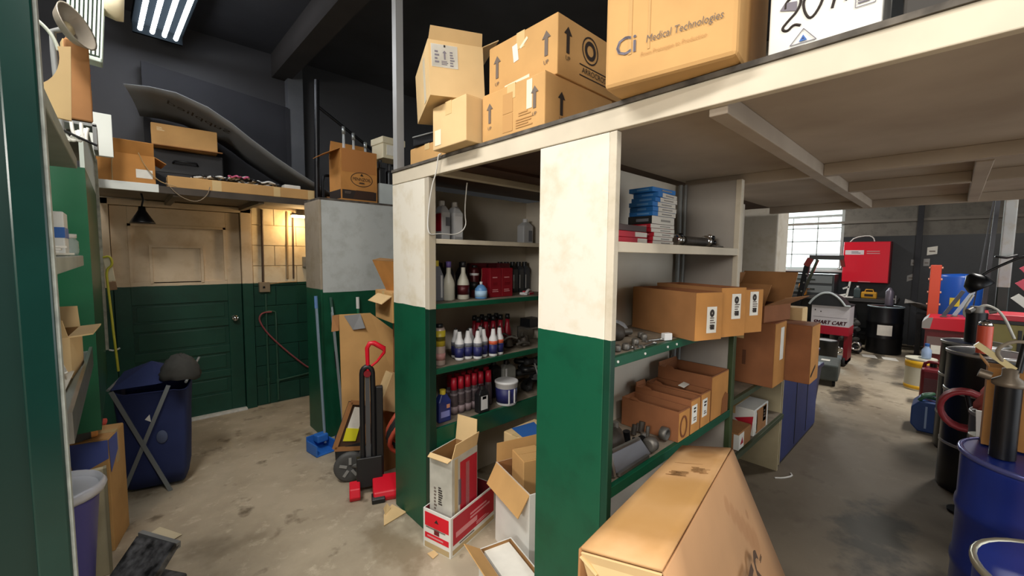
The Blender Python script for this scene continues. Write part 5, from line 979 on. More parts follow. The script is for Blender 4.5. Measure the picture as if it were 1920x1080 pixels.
t = thing('paper_tag', 'small white torn tag on the rim of the third oily bin', 'tag', (2.02, .90, ZB3 + .167), .2); MB().plate([(-.03, -.02, .0), (.05, -.03, .0), (.05, .0, .006), (-.02, .01, .004)], .002).build('tag_paper', PAPER, t)
t = thing('bearing_housing', 'big greasy round iron housing at the left of the lower shelf', 'machine part', (1.41, .975, ZB3), 0)
MB().lathe([(.045, 0), (.10, .005), (.115, .05), (.105, .09), (.075, .11), (.05, .10), (.03, .075), (0, .07)], 26).build('housing', RUST, t)
for k in range(5):
    a = 2 * PI * k / 5 + .4; MB().cyl((.075 * math.cos(a), .075 * math.sin(a), .09), (.075 * math.cos(a), .075 * math.sin(a), .125), .013).build('lug', STEELD, t)
MB().lathe([(.02, .07), (.05, .10), (.045, .125), (.0, .12)], 16).build('hub', RUST, t)
t = thing('spare_parts', 'cluster of dark metal studs and clamps in front of the oily bins', 'metal parts', (1.625, .885, ZB3 + .008), 0)
for k in range(8): x, y = random.uniform(-.08, .08), random.uniform(-.05, .07); MB().cyl((x, y, 0), (x + random.uniform(-.02, .02), y, random.uniform(.02, .05)), random.uniform(.008, .016), n=10).build('stud', (RUST, BLACKM, STEELD)[k % 3], t)
MB().lathe([(.02, 0), (.028, .004), (.028, .03), (.02, .034), (.02, 0)], 16, R=Matrix.Rotation(PI / 2, 3, 'X'), c=(.075, -.045, .03)).build('clamp_ring', STEELD, t)
t = thing('steel_bracket', 'flat steel guard with two pale rails on the front of the lower shelf', 'metal part', (1.40, .815, ZB3 + .004), 0)
MB().plate([(-.11, -.012, .008), (.13, -.018, .008), (.10, .012, .068), (-.10, .018, .075)], .004).build('guard_plate', mat('guard_grey', '#6A6B70', .4, .5), t)
MB().bar((-.11, -.024, .008), (.10, -.024, .01), .012, .012).bar((-.10, .016, .078), (.09, .012, .073), .012, .01).build('side_rail', STEEL, t)
MB().bar((-.125, -.012, .0), (-.118, .016, .085), .016, .014, (1, 0, 0)).build('end_bar', STEEL, t)
MB().lathe([(.02, -.02), (.03, -.015), (.03, .015), (.02, .02)], 16, R=Matrix.Rotation(PI / 2, 3, 'Y'), c=(.155, -.005, .034)).build('bearing_end', STEELD, t)
t = thing('iron_block', 'dark iron block leaning by the green post on the lower shelf', 'machine part', (1.25, .90, ZB3), 0); MB().bb(-.03, .03, -.05, .05, 0, .05).bb(-.03, .045, -.06, .06, .05, .062).build('block', RUST, t, bevel=.004); MB().cyl((.0, -.05, .025), (.0, -.065, .025), .02).build('boss', STEELD, t)

# ================================================================== BIG FOLDED CARTON IN THE FOREGROUND
tc = thing('large_carton', 'large tan carton leaning on the shelf edge in the foreground, flattened like a tent', 'cardboard box', (1.2, .55, 0))
def rel(p): return Vector(p) - Vector((1.2, .55, 0))
AX = Vector((.971, .200, -.130)); T1 = Vector((1.640, .715, .782)); R1 = Vector((1.683, .545, .818)); LEN = .955
T0 = T1 - AX * LEN; R0 = R1 - AX * (LEN + .02)
B1 = Vector((1.86, .245, .004)); B0 = Vector((.86, .10, .004))
L1 = Vector((1.60, .742, .10)); L0 = Vector((.80, .60, .10))
def sheet(name, a, b, c, d, m, wob=.006, n=8, k=6, t_=.007):
    P = []
    for i in range(n + 1):
        row = []
        for j in range(k + 1):
            u, v = i / n, j / k; p = (a.lerp(b, u)).lerp(d.lerp(c, u), v)
            w_ = wob * math.sin(3.1 * u * 2 + 1.7 * v) * math.sin(PI * v) * math.sin(PI * u); row.append(rel(p + Vector((0, .3, 1)) * w_))
        P.append(row)
    return MB().grid(P, t_, smooth=True).build(name, m, tc)
sheet('top_panel', T0, T1, R1, R0, STAINC, .005)
sheet('side_panel', R0, R1, B1, B0, STAINC2 if 'STAINC2' in globals() else mat('cardboard_shaded_side', '#BC9066', .85, nz=.12, scale=4), .010)  # same carton, side coloured darker as the shaded face beside the lit top
sheet('rear_panel', T1, T0, L0, L1, CARDB, .0)
MB().plate([rel(T0 + Vector((0, 0, -.004))), rel(R0 + Vector((0, 0, -.004))), rel(R0 + Vector((-.02, .0, -.16))), rel(T0 + Vector((.02, -.02, -.10)))], .006).build('end_flap', CARDL, tc)
MB().plate([rel(T0 + Vector((-.005, .0, -.012))), rel(T0 + Vector((.16, .02, -.05))), rel(T0 + Vector((.20, -.02, -.07))), rel(T0 + Vector((.0, -.04, -.035)))], .005).build('under_flap', CARDL, tc)
MB().plate([rel(T0 + Vector((.03, -.01, -.06))), rel(L0), rel(B0 + Vector((.03, .1, .0))), rel(R0 + Vector((.03, -.0, -.10)))], .006).build('end_panel', mat('cardboard_grey', '#B8A684', .85, nz=.2, scale=5), tc)
eR = (R1 - R0).normalized(); eD = (B1 - R1).normalized(); nS = eR.cross(eD).normalized()
if nS.y > 0: nS = -nS
fs_ = Face(rel(R0.lerp(R1, .5) + nS * .010), eR, -(eD - eR * eD.dot(eR)).normalized(), tc)
fs_.n = nS
fs_.text('SALES', -.06, -.335, .24, mat('print_brown', '#4E3826', .8), lift=.008); fs_.bars(.30, -.30, .06, .012, 2, mat('print_brown', '#4E3826', .8)); fs_.done('lettering')
uT = (T1 - R1).normalized(); nT = uT.cross(eR).normalized(); nT = nT if nT.z > 0 else -nT
ft = Face(rel(R0.lerp(R1, .5) + (T1 - R1) * .5), eR, (uT - eR * uT.dot(eR)).normalized(), tc); ft.n = nT
IN2 = mat('print_on_lid', '#8E6A40', .85)
for j, (u, v, w_) in enumerate(((.10, .035, .05), (.10, .02, .06), (.10, .005, .04), (.16, -.02, .07), (.15, -.035, .08), (.14, -.05, .06))):
    for q in range(4): ft.rect(u + q * .013, v + random.uniform(-.004, .004), .004, random.uniform(.015, .04), IN2, lift=.006)
ft.done(); ft.rect(.24, .0, .003, .12, IN2, 'crease', lift=.005)
stn = lambda p: tuple(rel(p))
spots(STAINC, [(stn(R0.lerp(R1, .88) + (T1 - R1) * .45), .07, '#B0824E', .8), (stn(R0.lerp(R1, .45) + (T1 - R1) * .4), .16, '#B58748', .7), (stn(R0.lerp(R1, .25) + (T1 - R1) * .6), .14, '#BC8F55', .6)])
sm_ = bpy.data.materials['cardboard_shaded_side']
spots(sm_, [(stn(R0.lerp(R1, .62 + .035 * k) + (B1 - R1) * (.10 + .045 * k)), .035 + .004 * k, '#A87A52', .7) for k in range(6)] + [(stn(R0.lerp(R1, .82) + (B1 - R1) * .22), .02, '#9C6F4A', .6)])

# ================================================================== SECOND BAY AND BEYOND
WTRI = RED
r, F = carton('white carton with a red triangle on the low shelf of the second bay', (2.98, .93, .442), (.28, .27, .165), WCARD, 0)
f = F['-x'](); f.poly([(.02, .01), (.13, .045), (.12, -.06)], RED); f.bars(-.05, .05, .14, .02, 2, INKG); f.done(); f = F['-y'](); f.rect(.0, .0, .20, .15, CARDB); f.rect(-.11, .0, .05, .12, PAPER); f.rect(.06, .02, .06, .10, PAPER); f.bars(.06, .02, .03, .06, 3, INK); f.done()
r, F = carton('lower white and tan carton with a red mark on the second bay shelf', (2.66, .92, .442), (.22, .26, .10), CARDB, 0)
f = F['-x'](); f.rect(-.11, 0, .05, .09, WCARD); f.poly([(.0, -.02), (.09, .01), (.085, -.03), (.02, -.045)], RED); f.rect(.12, 0, .03, .09, WCARD); f.done(); f = F['-y'](); f.rect(-.06, 0, .08, .09, PAPER); f.poly([(-.08, -.02), (-.05, .02), (-.03, -.02)], RED); f.done()
r, F = carton('small white and blue carton behind the green post on the low shelf', (2.47, .92, .442), (.10, .20, .10), WCARD, math.radians(8), tape=False); f = F['-x'](); f.rect(0, 0, .15, .035, mat('grey_blue', '#6F80A8', .6)); f.done()
P_('dark_backboard', B(2.40, 3.44, 1.085, 1.108, .442, .764), mat('dark_grey_board', '#6A5E54', .8), ub)
r, F = carton('large brown carton with a white strip label on the second bay shelf', (2.90, .885, .787), (.235, .38, .385), CARDR, 0)
f = F['-y'](); f.rect(0, 0, .233, .383, CARDO, 'lit_side'); f.rect(.03, .06, .07, .20, PAPER, 'strip_label', lift=.003); f.done(); f = F['-x'](); f.rect(.03, -.03, .02, .09, mat('oil_mark', '#5E3822', .85)); f.done()  # paler board on the aisle face paints in its light; body coloured as shaded
r, F = carton('large brown carton jutting into the aisle with a black slash, right of the labelled one', (3.15, .78, .787), (.22, .43, .36), CARDR, 0)
f = F['-y'](); f.rect(0, 0, .218, .358, CARDO, 'lit_side'); f.poly([(-.1, -.13), (-.085, -.14), (.02, -.09), (.02, -.075)], INKD, lift=.004); f.done(); f = F['-x'](); f.rect(-.135, .0, .06, .358, mat('oil_band', '#7A4A2E', .85)); f.done()  # aisle face again coloured paler as lit, the rest as shaded
carton('tan sack-coloured carton behind the jutting brown carton', (3.36, .87, .787), (.14, .40, .44), CARDL, 0)
r, F = carton('open brown carton with raised flaps on top of the second bay cartons', (2.955, .90, 1.175), (.33, .36, .10), CARDR, math.radians(-10), opened=True, inside=mat('dark_carton_inside', '#4A2E1C', .9), flaps=(('-x', .15, -35), ('+y', .20, -20), ('+x', .22, 28), ('-y', .12, 62)), flapm=CARDB)
BLC = mat('blue_cabinet_paint', '#2B3A74', .5, nz=.25, scale=5)
t = thing('floor_cabinet', 'dark blue floor cabinet with a beige end panel under the second bay cartons', 'cabinet', (3.95, .955, 0), 0)
MB().bb(-.42, .75, -.145, .145, .02, .72).build('cabinet_body', BLC, t, bevel=.006); B(-.44, -.42, -.15, .145, 0.02, .70).build('end_panel', mat('beige_panel', '#A99C7C', .7, nz=.2, scale=5), t); MB().bb(-.43, .76, -.15, .15, .72, .735).build('cabinet_top', BLC, t); MB().bb(-.44, .74, -.14, .14, 0, .02).build('plinth', BLACKP, t)
for x in (-.0, .38): MB().bb(x - .004, x + .004, -.148, -.145, .05, .70).build('door_gap', BLACKP, t)
t = thing('plastic_tote', 'navy plastic tote on the floor past the blue cabinet', 'tote', (5.25, 1.06, 0)); MB().add([(-.2, -.12, 0), (.2, -.12, 0), (.2, .12, 0), (-.2, .12, 0), (-.23, -.15, .42), (.23, -.15, .42), (.23, .15, .42), (-.23, .15, .42)], [(3, 2, 1, 0), (0, 1, 5, 4), (1, 2, 6, 5), (2, 3, 7, 6), (3, 0, 4, 7), (4, 5, 6, 7)]).build('tote_body', mat('tote_navy', '#1C2350', .45), t, bevel=.01); MB().bb(-.245, .245, -.165, .165, .41, .45).build('tote_lid', mat('tote_navy', '#1C2350', .45), t, bevel=.008)

# ================================================================== WORKSHOP AT THE BACK
t = thing('wall_cabinet', 'bright red wall cabinet with white printed lettering on the far wall', 'cabinet', (10.44, 1.15, 1.13), 0)
MB().bb(-.16, .155, -.345, .345, 0, .78).build('cabinet_body', REDD, t, bevel=.006); B(-.178, -.16, -.335, .335, .01, .77).build('door', mat('cabinet_red', '#E0102E', .3), t, bevel=.004)
fc = Face((-.179, 0, .39), (0, -1, 0), (0, 0, 1), t); fc.rect(-.17, .185, .28, .085, mat('white_plate', '#E3D7DC', .4)); fc.bars(-.13, .185, .17, .05, 2, INKG); fc.bars(.15, .205, .28, .035, 1, PINK); fc.bars(.15, .165, .28, .035, 1, PINK); fc.rect(.0, -.37, .18, .014, PINK); fc.done()
MB().tube([(-.05, .26, .78), (-.06, .20, .86), (-.06, .0, .90), (-.06, -.08, .86), (-.05, -.1, .78)], .01, sub=1).build('cable_loop', WHITEP, t)
# workbench along the far wall
wb = thing('workbench', 'cluttered dark workbench under the window on the far wall', 'workbench', (10.15, 1.6, 0)); MB().bb(-.35, .38, -.95, 1.4, .80, .86).build('bench_top', mat('bench_dark', '#3E3C3C', .6, nz=.3), wb, bevel=.004)
for y in (-.85, .1, 1.3): MB().bb(-.32, -.25, y - .04, y + .04, 0, .80).build('leg', BLACKM, wb)
MB().bb(-.30, .38, -.9, 1.35, .2, .24).build('lower_shelf', BLACKM, wb)
t = thing('tool_chest', 'dark grey tool chest with two pale drawer fronts below the window', 'tool chest', (10.15, 2.0, .861)); MB().bb(-.2, .22, -.45, .5, 0, .42).build('chest_body', mat('chest_dark', '#3C4144', .5), t, bevel=.006)
for z in (.05, .24): MB().bb(-.215, -.2, -.42, .47, z, z + .14).build('drawer', mat('drawer_grey', '#6C7274', .45), t, bevel=.003); 
for z in (.12, .31): MB().bb(-.225, -.215, -.15, .15, z - .01, z + .012).build('drawer_handle', CHROME, t)
t = thing('tool_case', 'yellow hard-shell tool case standing on the bench below the red cabinet', 'case', (9.95, 1.03, .861)); MB().bb(-.05, .05, -.11, .11, 0, .12).build('case_body', mat('case_yellow', '#C9921F', .45), t, bevel=.02); MB().tube([(0, -.06, .12), (0, -.05, .16), (0, .05, .16), (0, .06, .12)], .01).build('handle', mat('case_yellow', '#C9921F', .45), t); MB().bb(-.055, -.05, -.06, .06, .04, .08).build('label', INKD, t)
jug('fluid_jug', 'orange fluid jug on the bench in front of the window', (9.82, 2.02, .861), .14, .12, .30, mat('orange_jug', '#D98C22', .4), WHL, (('-x', 0, .06, .08, .10, WHL),))
jug('fluid_jug', 'small dark bottle on the bench left of the yellow case', (9.98, 1.20, .861), .10, .10, .22, mat('teal_bottle', '#3A4A4C', .4), WHL)
t = thing('red_poster_box', 'pale red printed box beside the window behind the pier', 'box', (9.9, 2.62, .861)); MB().bb(-.05, .05, -.12, .12, 0, .52).build('box_body', mat('poster_red', '#CF6A72', .6), t, bevel=.004); MB().bb(-.053, -.05, -.1, .1, .05, .2).bb(-.053, -.05, -.1, .1, .3, .34).build('print', WHITEP, t)
t = thing('caliper_rack', 'white forked clamp standing on the bench by the shop machine', 'clamp', (9.85, 1.36, .861)); MB().bar((0, .12, .02), (0, -.02, .06), .03, .03).bar((0, -.02, .0), (0, -.06, .30), .03, .03).bar((0, .04, .16), (0, -.05, .20), .03, .03).bb(-.06, .06, -.12, .12, 0, .02).build('clamp_body', WHITEP, t)

# engine crane
t = thing('engine_crane', 'dark engine crane with a grey boom and hook in front of the window', 'crane', (8.7, 1.72, 0), 0)
MB().bar((0, .22, .10), (0, .02, 1.50), .08, .08, (1, 0, 0)).build('mast', BLACKM, t); MB().bar((0, .04, 1.45), (0, -.02, 1.58), .085, .085, (1, 0, 0)).build('mast_joint', mat('crane_red', '#7A2A24', .45), t)
MB().bar((0, .0, 1.60), (0, -.47, 1.595), .06, .075).build('boom', mat('boom_grey', '#4A4A4A', .4, .3), t); MB().bar((0, -.44, 1.60), (0, -.47, 1.44), .05, .05, (1, 0, 0)).build('boom_tip', mat('crane_red', '#7A2A24', .45), t); MB().tube([(0, -.45, 1.46), (0, -.44, 1.41), (0, -.41, 1.40), (0, -.40, 1.43)], .012, sub=1).build('hook', CHROME, t)
MB().bar((0, .10, .85), (0, -.12, 1.56), .04, .04, (1, 0, 0)).build('hydraulic_ram', CHROME, t)
bl = MB()
for k in range(6): bl.cyl((-.045, .17 - .03 * k, .55 + .19 * k * .8), (-.055, .17 - .03 * k, .55 + .19 * k * .8), .014, n=8)
bl.build('bolt', STEEL, t); MB().bb(-.4, .4, .18, .26, .04, .12).bb(-.4, -.32, -.35, .26, .04, .12).bb(.32, .4, -.35, .26, .04, .12).build('base_frame', BLACKM, t)
for x, y in ((-.36, -.31), (.36, -.31), (-.36, .24), (.36, .24)): MB().cyl((x - .02, y, .03), (x + .02, y, .03), .03).build('caster', RUBBER, t)
# shop machine (red and white cart)
t = thing('shop_machine', 'white and red shop cart with a black cover on top, beside the brown cartons', 'machine', (7.75, 1.22, 0), 0)
B(-.18, .22, -.24, .21, .58, .88).build('upper_housing', mat('machine_white', '#CFCBD0', .4), t); B(-.185, .22, -.245, .215, .46, .585).build('red_band', mat('machine_red', '#B3122E', .4), t)
MB().bb(-.14, .22, .17, .21, .05, .47).bb(-.14, .22, -.24, -.19, .05, .47).build('side_frame', REDD, t); MB().bb(-.14, .22, -.24, .21, .05, .10).build('base', BLACKP, t)
fm = Face((-.18, -.015, .73), (0, -1, 0), (0, 0, 1), t); MP = mat('machine_print', '#6E0E2C', .6); [fm.text('SMART CART', .0 + q, -.10 + q * .5, .078, MP, shear=.25, sx=.84) for q in (0, .003, .006)]; fm.rect(0, -.02, .40, .004, INKG); fm.rect(-.11, .06, .014, .016, INKD); fm.rect(-.18, .08, .014, .02, INKD); fm.done()
P = []
for i in range(9):
    row = []
    for j in range(7):
        u, v = i / 8, j / 6; row.append((-.2 + .42 * v, .24 - .49 * u, .885 + .20 * math.sin(PI * min(1, u * 1.15)) ** .8 * (1 - .25 * abs(v - .5)) + .015 * math.sin(9 * u)))
    P.append(row)
MB().prism([(.24 - .49 * i / 16, .885 + .20 * math.sin(PI * min(1, (i / 16) * 1.15)) ** .8 * .875) for i in range(17)] + [(-.25, .882), (.24, .882)], 'x', -.205, -.195).build('cover_front', mat('cover_black', '#1F2226', .5), t); MB().grid(P, .006).build('cover', mat('cover_black', '#1F2226', .5), t); MB().tube([(-.21, .24 - .49 * i / 16, .885 + .205 * math.sin(PI * min(1, (i / 16) * 1.15)) ** .8 * .88 + .01) for i in range(17)], .014).build('cover_piping', mat('piping_pale', '#B9C2C4', .4), t)
for y in (-.2, .17): MB().lathe([(0, -.02), (.07, -.02), (.075, 0), (.07, .02), (0, .02)], 16, R=Matrix.Rotation(PI / 2, 3, 'X'), c=(-.1, y, .075)).build('wheel', RUBBER, t)
t = thing('waste_bin', 'black open bin standing against the red and white shop cart', 'bin', (7.32, 1.19, 0)); MB().lathe([(.13, 0), (.15, .40), (.155, .42), (.142, .42), (.12, .03), (0, .03)], 22).build('bin_body', BLACKP, t); MB().lathe([(.0, .39), (.06, .42), (.135, .41)], 18).build('bag_top', mat('bag_white', '#C9CED0', .4), t)
t = thing('floor_trolley', 'grey painted floor trolley with casters in front of the shop cart', 'trolley', (6.55, 1.06, 0), math.radians(6)); MB().bb(-.28, .28, -.15, .15, .07, .27).build('trolley_body', mat('trolley_grey', '#5A6260', .55, nz=.3), t, bevel=.02)
for x in (-.22, .22):
    for y in (-.11, .11): MB().cyl((x, y - .015, .035), (x, y + .015, .035), .035).build('caster', RUBBER, t)
MB().bb(-.06, .04, -.05, .04, .27, .275).build('paper_label', PAPER, t)
# black drum and clutter at the far end
def drum(name, label, loc, r_, h, m, rimm=None, group=None, rz=0, ribs=2, lid=True, labelm=None, cat='drum'):
    t = thing(name, label, cat, loc, rz, group); pr = [(r_ * .97, 0), (r_, .012), (r_, .02)]
    for k in range(ribs):
        z = h * (k + 1) / (ribs + 1); pr += [(r_ * .985, z - .03), (r_ * 1.012, z - .012), (r_ * 1.012, z + .012), (r_ * .985, z + .03)]
    pr += [(r_ * .985, h - .03), (r_ * .985, h)]
    b = MB().lathe(pr, 36); b.build('drum_body', m, t)
    if lid:
        MB().lathe([(r_ * .96, h - .012), (0, h - .010)], 30).build('drum_lid', m, t); MB().cyl((r_ * .55, 0, h - .012), (r_ * .55, 0, h + .008), .03).cyl((-r_ * .55, .0, h - .012), (-r_ * .55, 0, h + .006), .018).build('bung', rimm or STEEL, t)
    MB().lathe([(r_ * .985, h - .018), (r_ * 1.02, h - .014), (r_ * 1.025, h), (r_ * 1.0, h + .006), (r_ * .95, h + .002), (r_ * .95, h - .012)], 36).build('rim_band', rimm or m, t)
    if labelm:
        a0 = math.radians(labelm[0]); b = MB(); vs = []
        for i in range(7):
            a = a0 + (i - 3) * labelm[1] / 6; vs += [(r_ * 1.015 * math.cos(a), r_ * 1.015 * math.sin(a), h * labelm[2]), (r_ * 1.015 * math.cos(a), r_ * 1.015 * math.sin(a), h * labelm[3])]
        b.add(vs, [(2 * i, 2 * i + 2, 2 * i + 3, 2 * i + 1) for i in range(6)]).build('drum_label', PAPER, t)
    return t
drum('oil_drum', 'black oil drum with a white label at the far end of the aisle', (9.35, .74, 0), .235, .79, BLACKM, mat('drum_rim_pale', '#8FA0A6', .35, .5), labelm=(186, .8, .40, .62))
t = thing('grease_gun', 'grey upright canister standing on the black drum', 'canister', (9.30, .70, .80)); MB().lathe([(.05, 0), (.055, .02), (.055, .24), (.035, .27), (.02, .30), (0, .31)], 20).build('canister_body', mat('canister_grey', '#6A6470', .4, .4), t); MB().cyl((.0, -.075, .05), (.0, -.075, .18), .016).bar((0, -.075, .12), (0, -.04, .12), .02, .02).build('side_valve', STEEL, t)
o = MB().grid([[(9.35 + .25 * v, .52 - .78 * u, .86 + .05 * math.sin(7 * u + 3 * v) - .13 * u + .02 * math.sin(14 * v)) for v in (0, .25, .5, .75, 1)] for u in [i / 12 for i in range(13)]], .01).build('dust_sheet', mat('sheet_pale', '#8E8984', .8, nz=.3)); tag(o, 'pale rumpled sheet lying over the dark bench right of the black drum', 'sheet')
t = thing('dark_bench', 'dark bench under the pale rumpled sheet near the red equipment', 'bench', (9.5, .12, 0)); MB().bb(-.18, .2, -.42, .25, .62, .70).build('bench_top', BLACKM, t); MB().bb(-.15, .18, -.40, -.34, 0, .62).build('leg', BLACKM, t); MB().bb(-.15, .18, .18, .24, 0, .62).build('leg', BLACKM, t)
t = thing('floor_junk', 'heap of black hoses and chrome rings on the floor between cart and drum', 'hoses', (8.9, 1.12, 0)); rnd = random.Random(21)
for k in range(6): MB().tube([(rnd.uniform(-.2, .2), rnd.uniform(-.14, .14), .05 + .09 * k + rnd.uniform(-.02, .04)) for _ in range(5)], .035, 8, sub=2).build('hose', (BLACKP, RUBBER, CHARC)[k % 3], t)
for y, z, rr in ((-.10, .16, .06), (.1, .05, .045), (-.02, .34, .03)): MB().tube([(-.22, y + rr * math.cos(a), z + rr * math.sin(a)) for a in [x * 2 * PI / 14 for x in range(14)]], .018, 8, closed=True).build('chrome_ring', CHROME, t)
t = thing('black_gown', 'black plastic-wrapped machine standing behind the hose heap', 'machine', (9.35, 1.28, 0)); MB().lathe([(.2, 0), (.22, .3), (.2, .6), (.14, .78), (0, .8)], 14, sy=.9).build('wrapped_body', mat('wrap_black', '#242328', .35, nz=.5, scale=12), t)
for x, y, n_ in ((9.9, .87, 'left'), (9.9, .62, 'right')):
    t = thing('paper_sheet', 'white paper on the floor in front of the black drum, %s one' % n_, 'paper', (8.78, y - .02, .002), .2); MB().plate([(-.12, -.09, .001), (.12, -.08, .003), (.12, .09, .002), (-.10, .09, .004)], .003).build('sheet', PAPER, t)
for i, (y, z, w_, h_, a) in enumerate(((.28, 1.74, .13, .14, .25), (.50, 1.52, .09, .11, -.1), (.34, 1.53, .08, .13, .05), (.53, 1.25, .10, .11, .5))):
    t = thing('wall_note', 'small pale note pinned on the dark far wall, %s' % ['highest and largest', 'left of the lower pair', 'right of the lower pair', 'lowest, turned askew'][i], 'note', (10.585, y, z), 0, 'notes on the far wall'); MB().plate([(0, -w_ / 2, -h_ / 2 + a * .05), (0, w_ / 2, -h_ / 2 - a * .05), (0, w_ / 2, h_ / 2 - a * .05), (0, -w_ / 2, h_ / 2 + a * .05)], .003).build('note_sheet', PAPER if i == 0 else mat('note_grey', '#9C9A97', .8), t); MB().bb(-.004, -.002, -w_ * .3, w_ * .3, -.02, .0).build('print', INK, t)
# red equipment by the right wall
t = thing('tire_machine', 'dark red tire machine cabinet with a bright red sloping top', 'machine', (7.48, .03, 0), 0); t.scale = (1, 1.05, .88)
B(-.15, .35, -.18, .16, .02, .82).build('cabinet_body', mat('machine_dark_red', '#5E1418', .45), t); MB().prism([(.18, .80), (.18, .90), (.14, .97), (-.20, .99), (-.20, .80)], 'x', -.17, .36).build('sloping_top', mat('machine_bright_red', '#C51A2E', .35), t, bevel=.01); MB().prism([(.19, .81), (.19, .90), (.145, .965), (.10, .97), (.12, .81)], 'x', -.18, .37).build('grey_nose', mat('nose_grey', '#8A8480', .5), t)
MB().bb(-.16, -.15, -.16, .14, .50, .70).build('front_plate', mat('plate_greyred', '#6E5A56', .5), t)
MB().bb(-.165, -.16, -.09, -.03, .46, .60).bb(-.165, -.16, .10, .02, .46, .58).build('white_label', PAPER, t)
t = thing('post_lift', 'orange-red upright steel post behind the red machine', 'post', (8.3, .165, 0), 0); MB().bb(-.06, .06, -.055, .055, 0, 1.50).build('post_body', mat('post_orange', '#CF4A30', .45), t, bevel=.008); MB().bb(-.1, .1, -.11, .11, 0, .02).build('base_plate', BLACKM, t)
for z in (.95, 1.12, 1.3, 1.46): MB().cyl((-.03, -.055, z), (-.03, -.07, z), .016).cyl((-.03, .055, z), (-.03, .07, z), .014).build('bolt', mat('bolt_pale', '#D9A08A', .4), t)
t = thing('blue_tank', 'bright blue tank with a yellow sticker behind the orange-red post', 'tank', (8.75, -.08, 0)); MB().lathe([(.24, 0), (.24, 1.32), (.235, 1.36), (0, 1.38)], 36).build('tank_body', mat('tank_blue', '#2458B8', .3), t)
vs = []
for i in range(5):
    a = math.radians(180 - 22 + i * 6); vs += [(.243 * math.cos(a), .243 * math.sin(a), .92), (.243 * math.cos(a), .243 * math.sin(a), 1.04)]
MB().add(vs, [(2 * i, 2 * i + 1, 2 * i + 3, 2 * i + 2) for i in range(4)]).build('yellow_sticker', mat('sticker_yellow', '#D9C23E', .5), t)
for i, (y, x) in enumerate(((.02, 7.42), (-.07, 7.55))):
    t = thing('metal_strip', 'dark steel strip leaning on the red machine, %s' % ('left one' if i == 0 else 'right, paler one'), 'metal strip', (x, y, .865), 0, 'steel strips by the red machine'); MB().bar((0, .03, .01), (0.04, -.12, .33), .04, .012, (1, 0, 0)).build('strip', mat('strip_dark', '#45464E', .4, .5) if i == 0 else mat('strip_pale', '#9298A2', .35, .6), t, bevel=.002); MB().bb(-.03, .03, .0, .06, 0, .012).build('strip_foot', STEELD, t)
t = thing('desk_lamp', 'black gooseneck work lamp hanging over the drums', 'lamp', (4.5, -.36, 0)); MB().lathe([(.07, 0), (.075, .01), (.07, .06), (.035, .10), (.02, .12)], 20, R=Matrix.Rotation(math.radians(-35), 3, 'X'), c=(0, .21, 1.36)).build('lamp_head', BLACKM, t); MB().tube([(0, .22, 1.45), (0, .17, 1.50), (0, .0, 1.62), (0, -.06, 1.5), (0, 0, 1.0), (0, 0, .02)], .009, sub=2).build('gooseneck', BLACKM, t); MB().cyl((0, 0, 0), (0, 0, .02), .10).build('lamp_base', BLACKM, t)
t = thing('leaning_pipe', 'dark steel rail leaning up to the loft beside the white column', 'rail', (5.7, -.16, 0)); MB().bar((0, -.02, 0), (.0, -.08, 2.3), .03, .03).bar((.0, .03, .9), (.0, -.06, 2.25), .010, .010).build('rail_body', mat('rail_dark', '#3A3B40', .4, .4), t)
t = thing('cable_loop', 'black cable strapped round the white column', 'cable', (5.94, -.325, 1.60)); MB().tube([(-.055, .06, .0), (-.06, 0, -.01), (-.055, -.06, .01), (.0, -.06, 0), (.055, -.055, 0), (.055, .055, 0), (.0, .06, 0)], .012, closed=True).build('cable', BLACKP, t)
t = thing('parts_rack', 'pale rack of pink and white parts beyond the white column', 'rack', (6.6, -.62, 0)); MB().bb(-.04, .04, -.04, .04, 0, 1.8).build('upright', WHITEP, t); 
for k, (z, m_) in enumerate(((1.55, WHITEP), (1.35, mat('parts_pink', '#C94A5E', .5)), (1.2, mat('parts_pink', '#C94A5E', .5)), (1.05, WHITEP))): MB().bar((-.05, .02, z), (-.05, .12 + .02 * k, z + .16), .07, .06, (1, 0, 0)).build('hanging_part', m_, t)

# drums and pumps along the right side of the aisle
t = drum('paint_pail', 'white and yellow five-gallon pail on the floor near the red machine', (7.0, .20, 0), .14, .38, mat('pail_white', '#C9C6B4', .5), mat('pail_rim', '#B9B6A8', .4), ribs=0, labelm=None, cat='pail')
MB().lathe([(.142, .28), (.142, .36)], 30).build('yellow_band', mat('band_yellow', '#D9A81E', .45), t); MB().lathe([(.142, .02), (.142, .06)], 30).build('yellow_band', mat('band_yellow', '#D9A81E', .45), t)
t = thing('cleaner_bottle', 'pale blue bottle standing on the white and yellow pail', 'bottle', (7.0, .16, .385)); MB().lathe([(.04, 0), (.045, .02), (.045, .10), (.02, .14), (.02, .17), (0, .17)], 16).build('bottle_body', mat('bottle_pale_blue', '#9DB4D8', .35), t); MB().cyl((0, 0, .15), (0, 0, .18), .022).build('cap', BLUE, t)
t = thing('gas_can', 'dark red fuel can on the floor in front of the paint pail', 'fuel can', (6.35, .085, 0)); MB().bb(-.12, .12, -.08, .09, 0, .40).build('can_body', mat('fuel_red', '#6E1420', .4), t, bevel=.03); MB().tube([(-.0, -.06, .39), (0, -.05, .46), (0, .06, .46), (0, .07, .39)], .016, sub=1).build('handle', mat('fuel_red', '#6E1420', .4), t); MB().bb(-.125, -.12, -.05, .06, .08, .30).build('side_panel', mat('can_panel', '#5A3038', .5), t, bevel=.002); MB().cyl((.05, 0, .39), (.05, 0, .45), .03).build('cap', BLACKP, t)
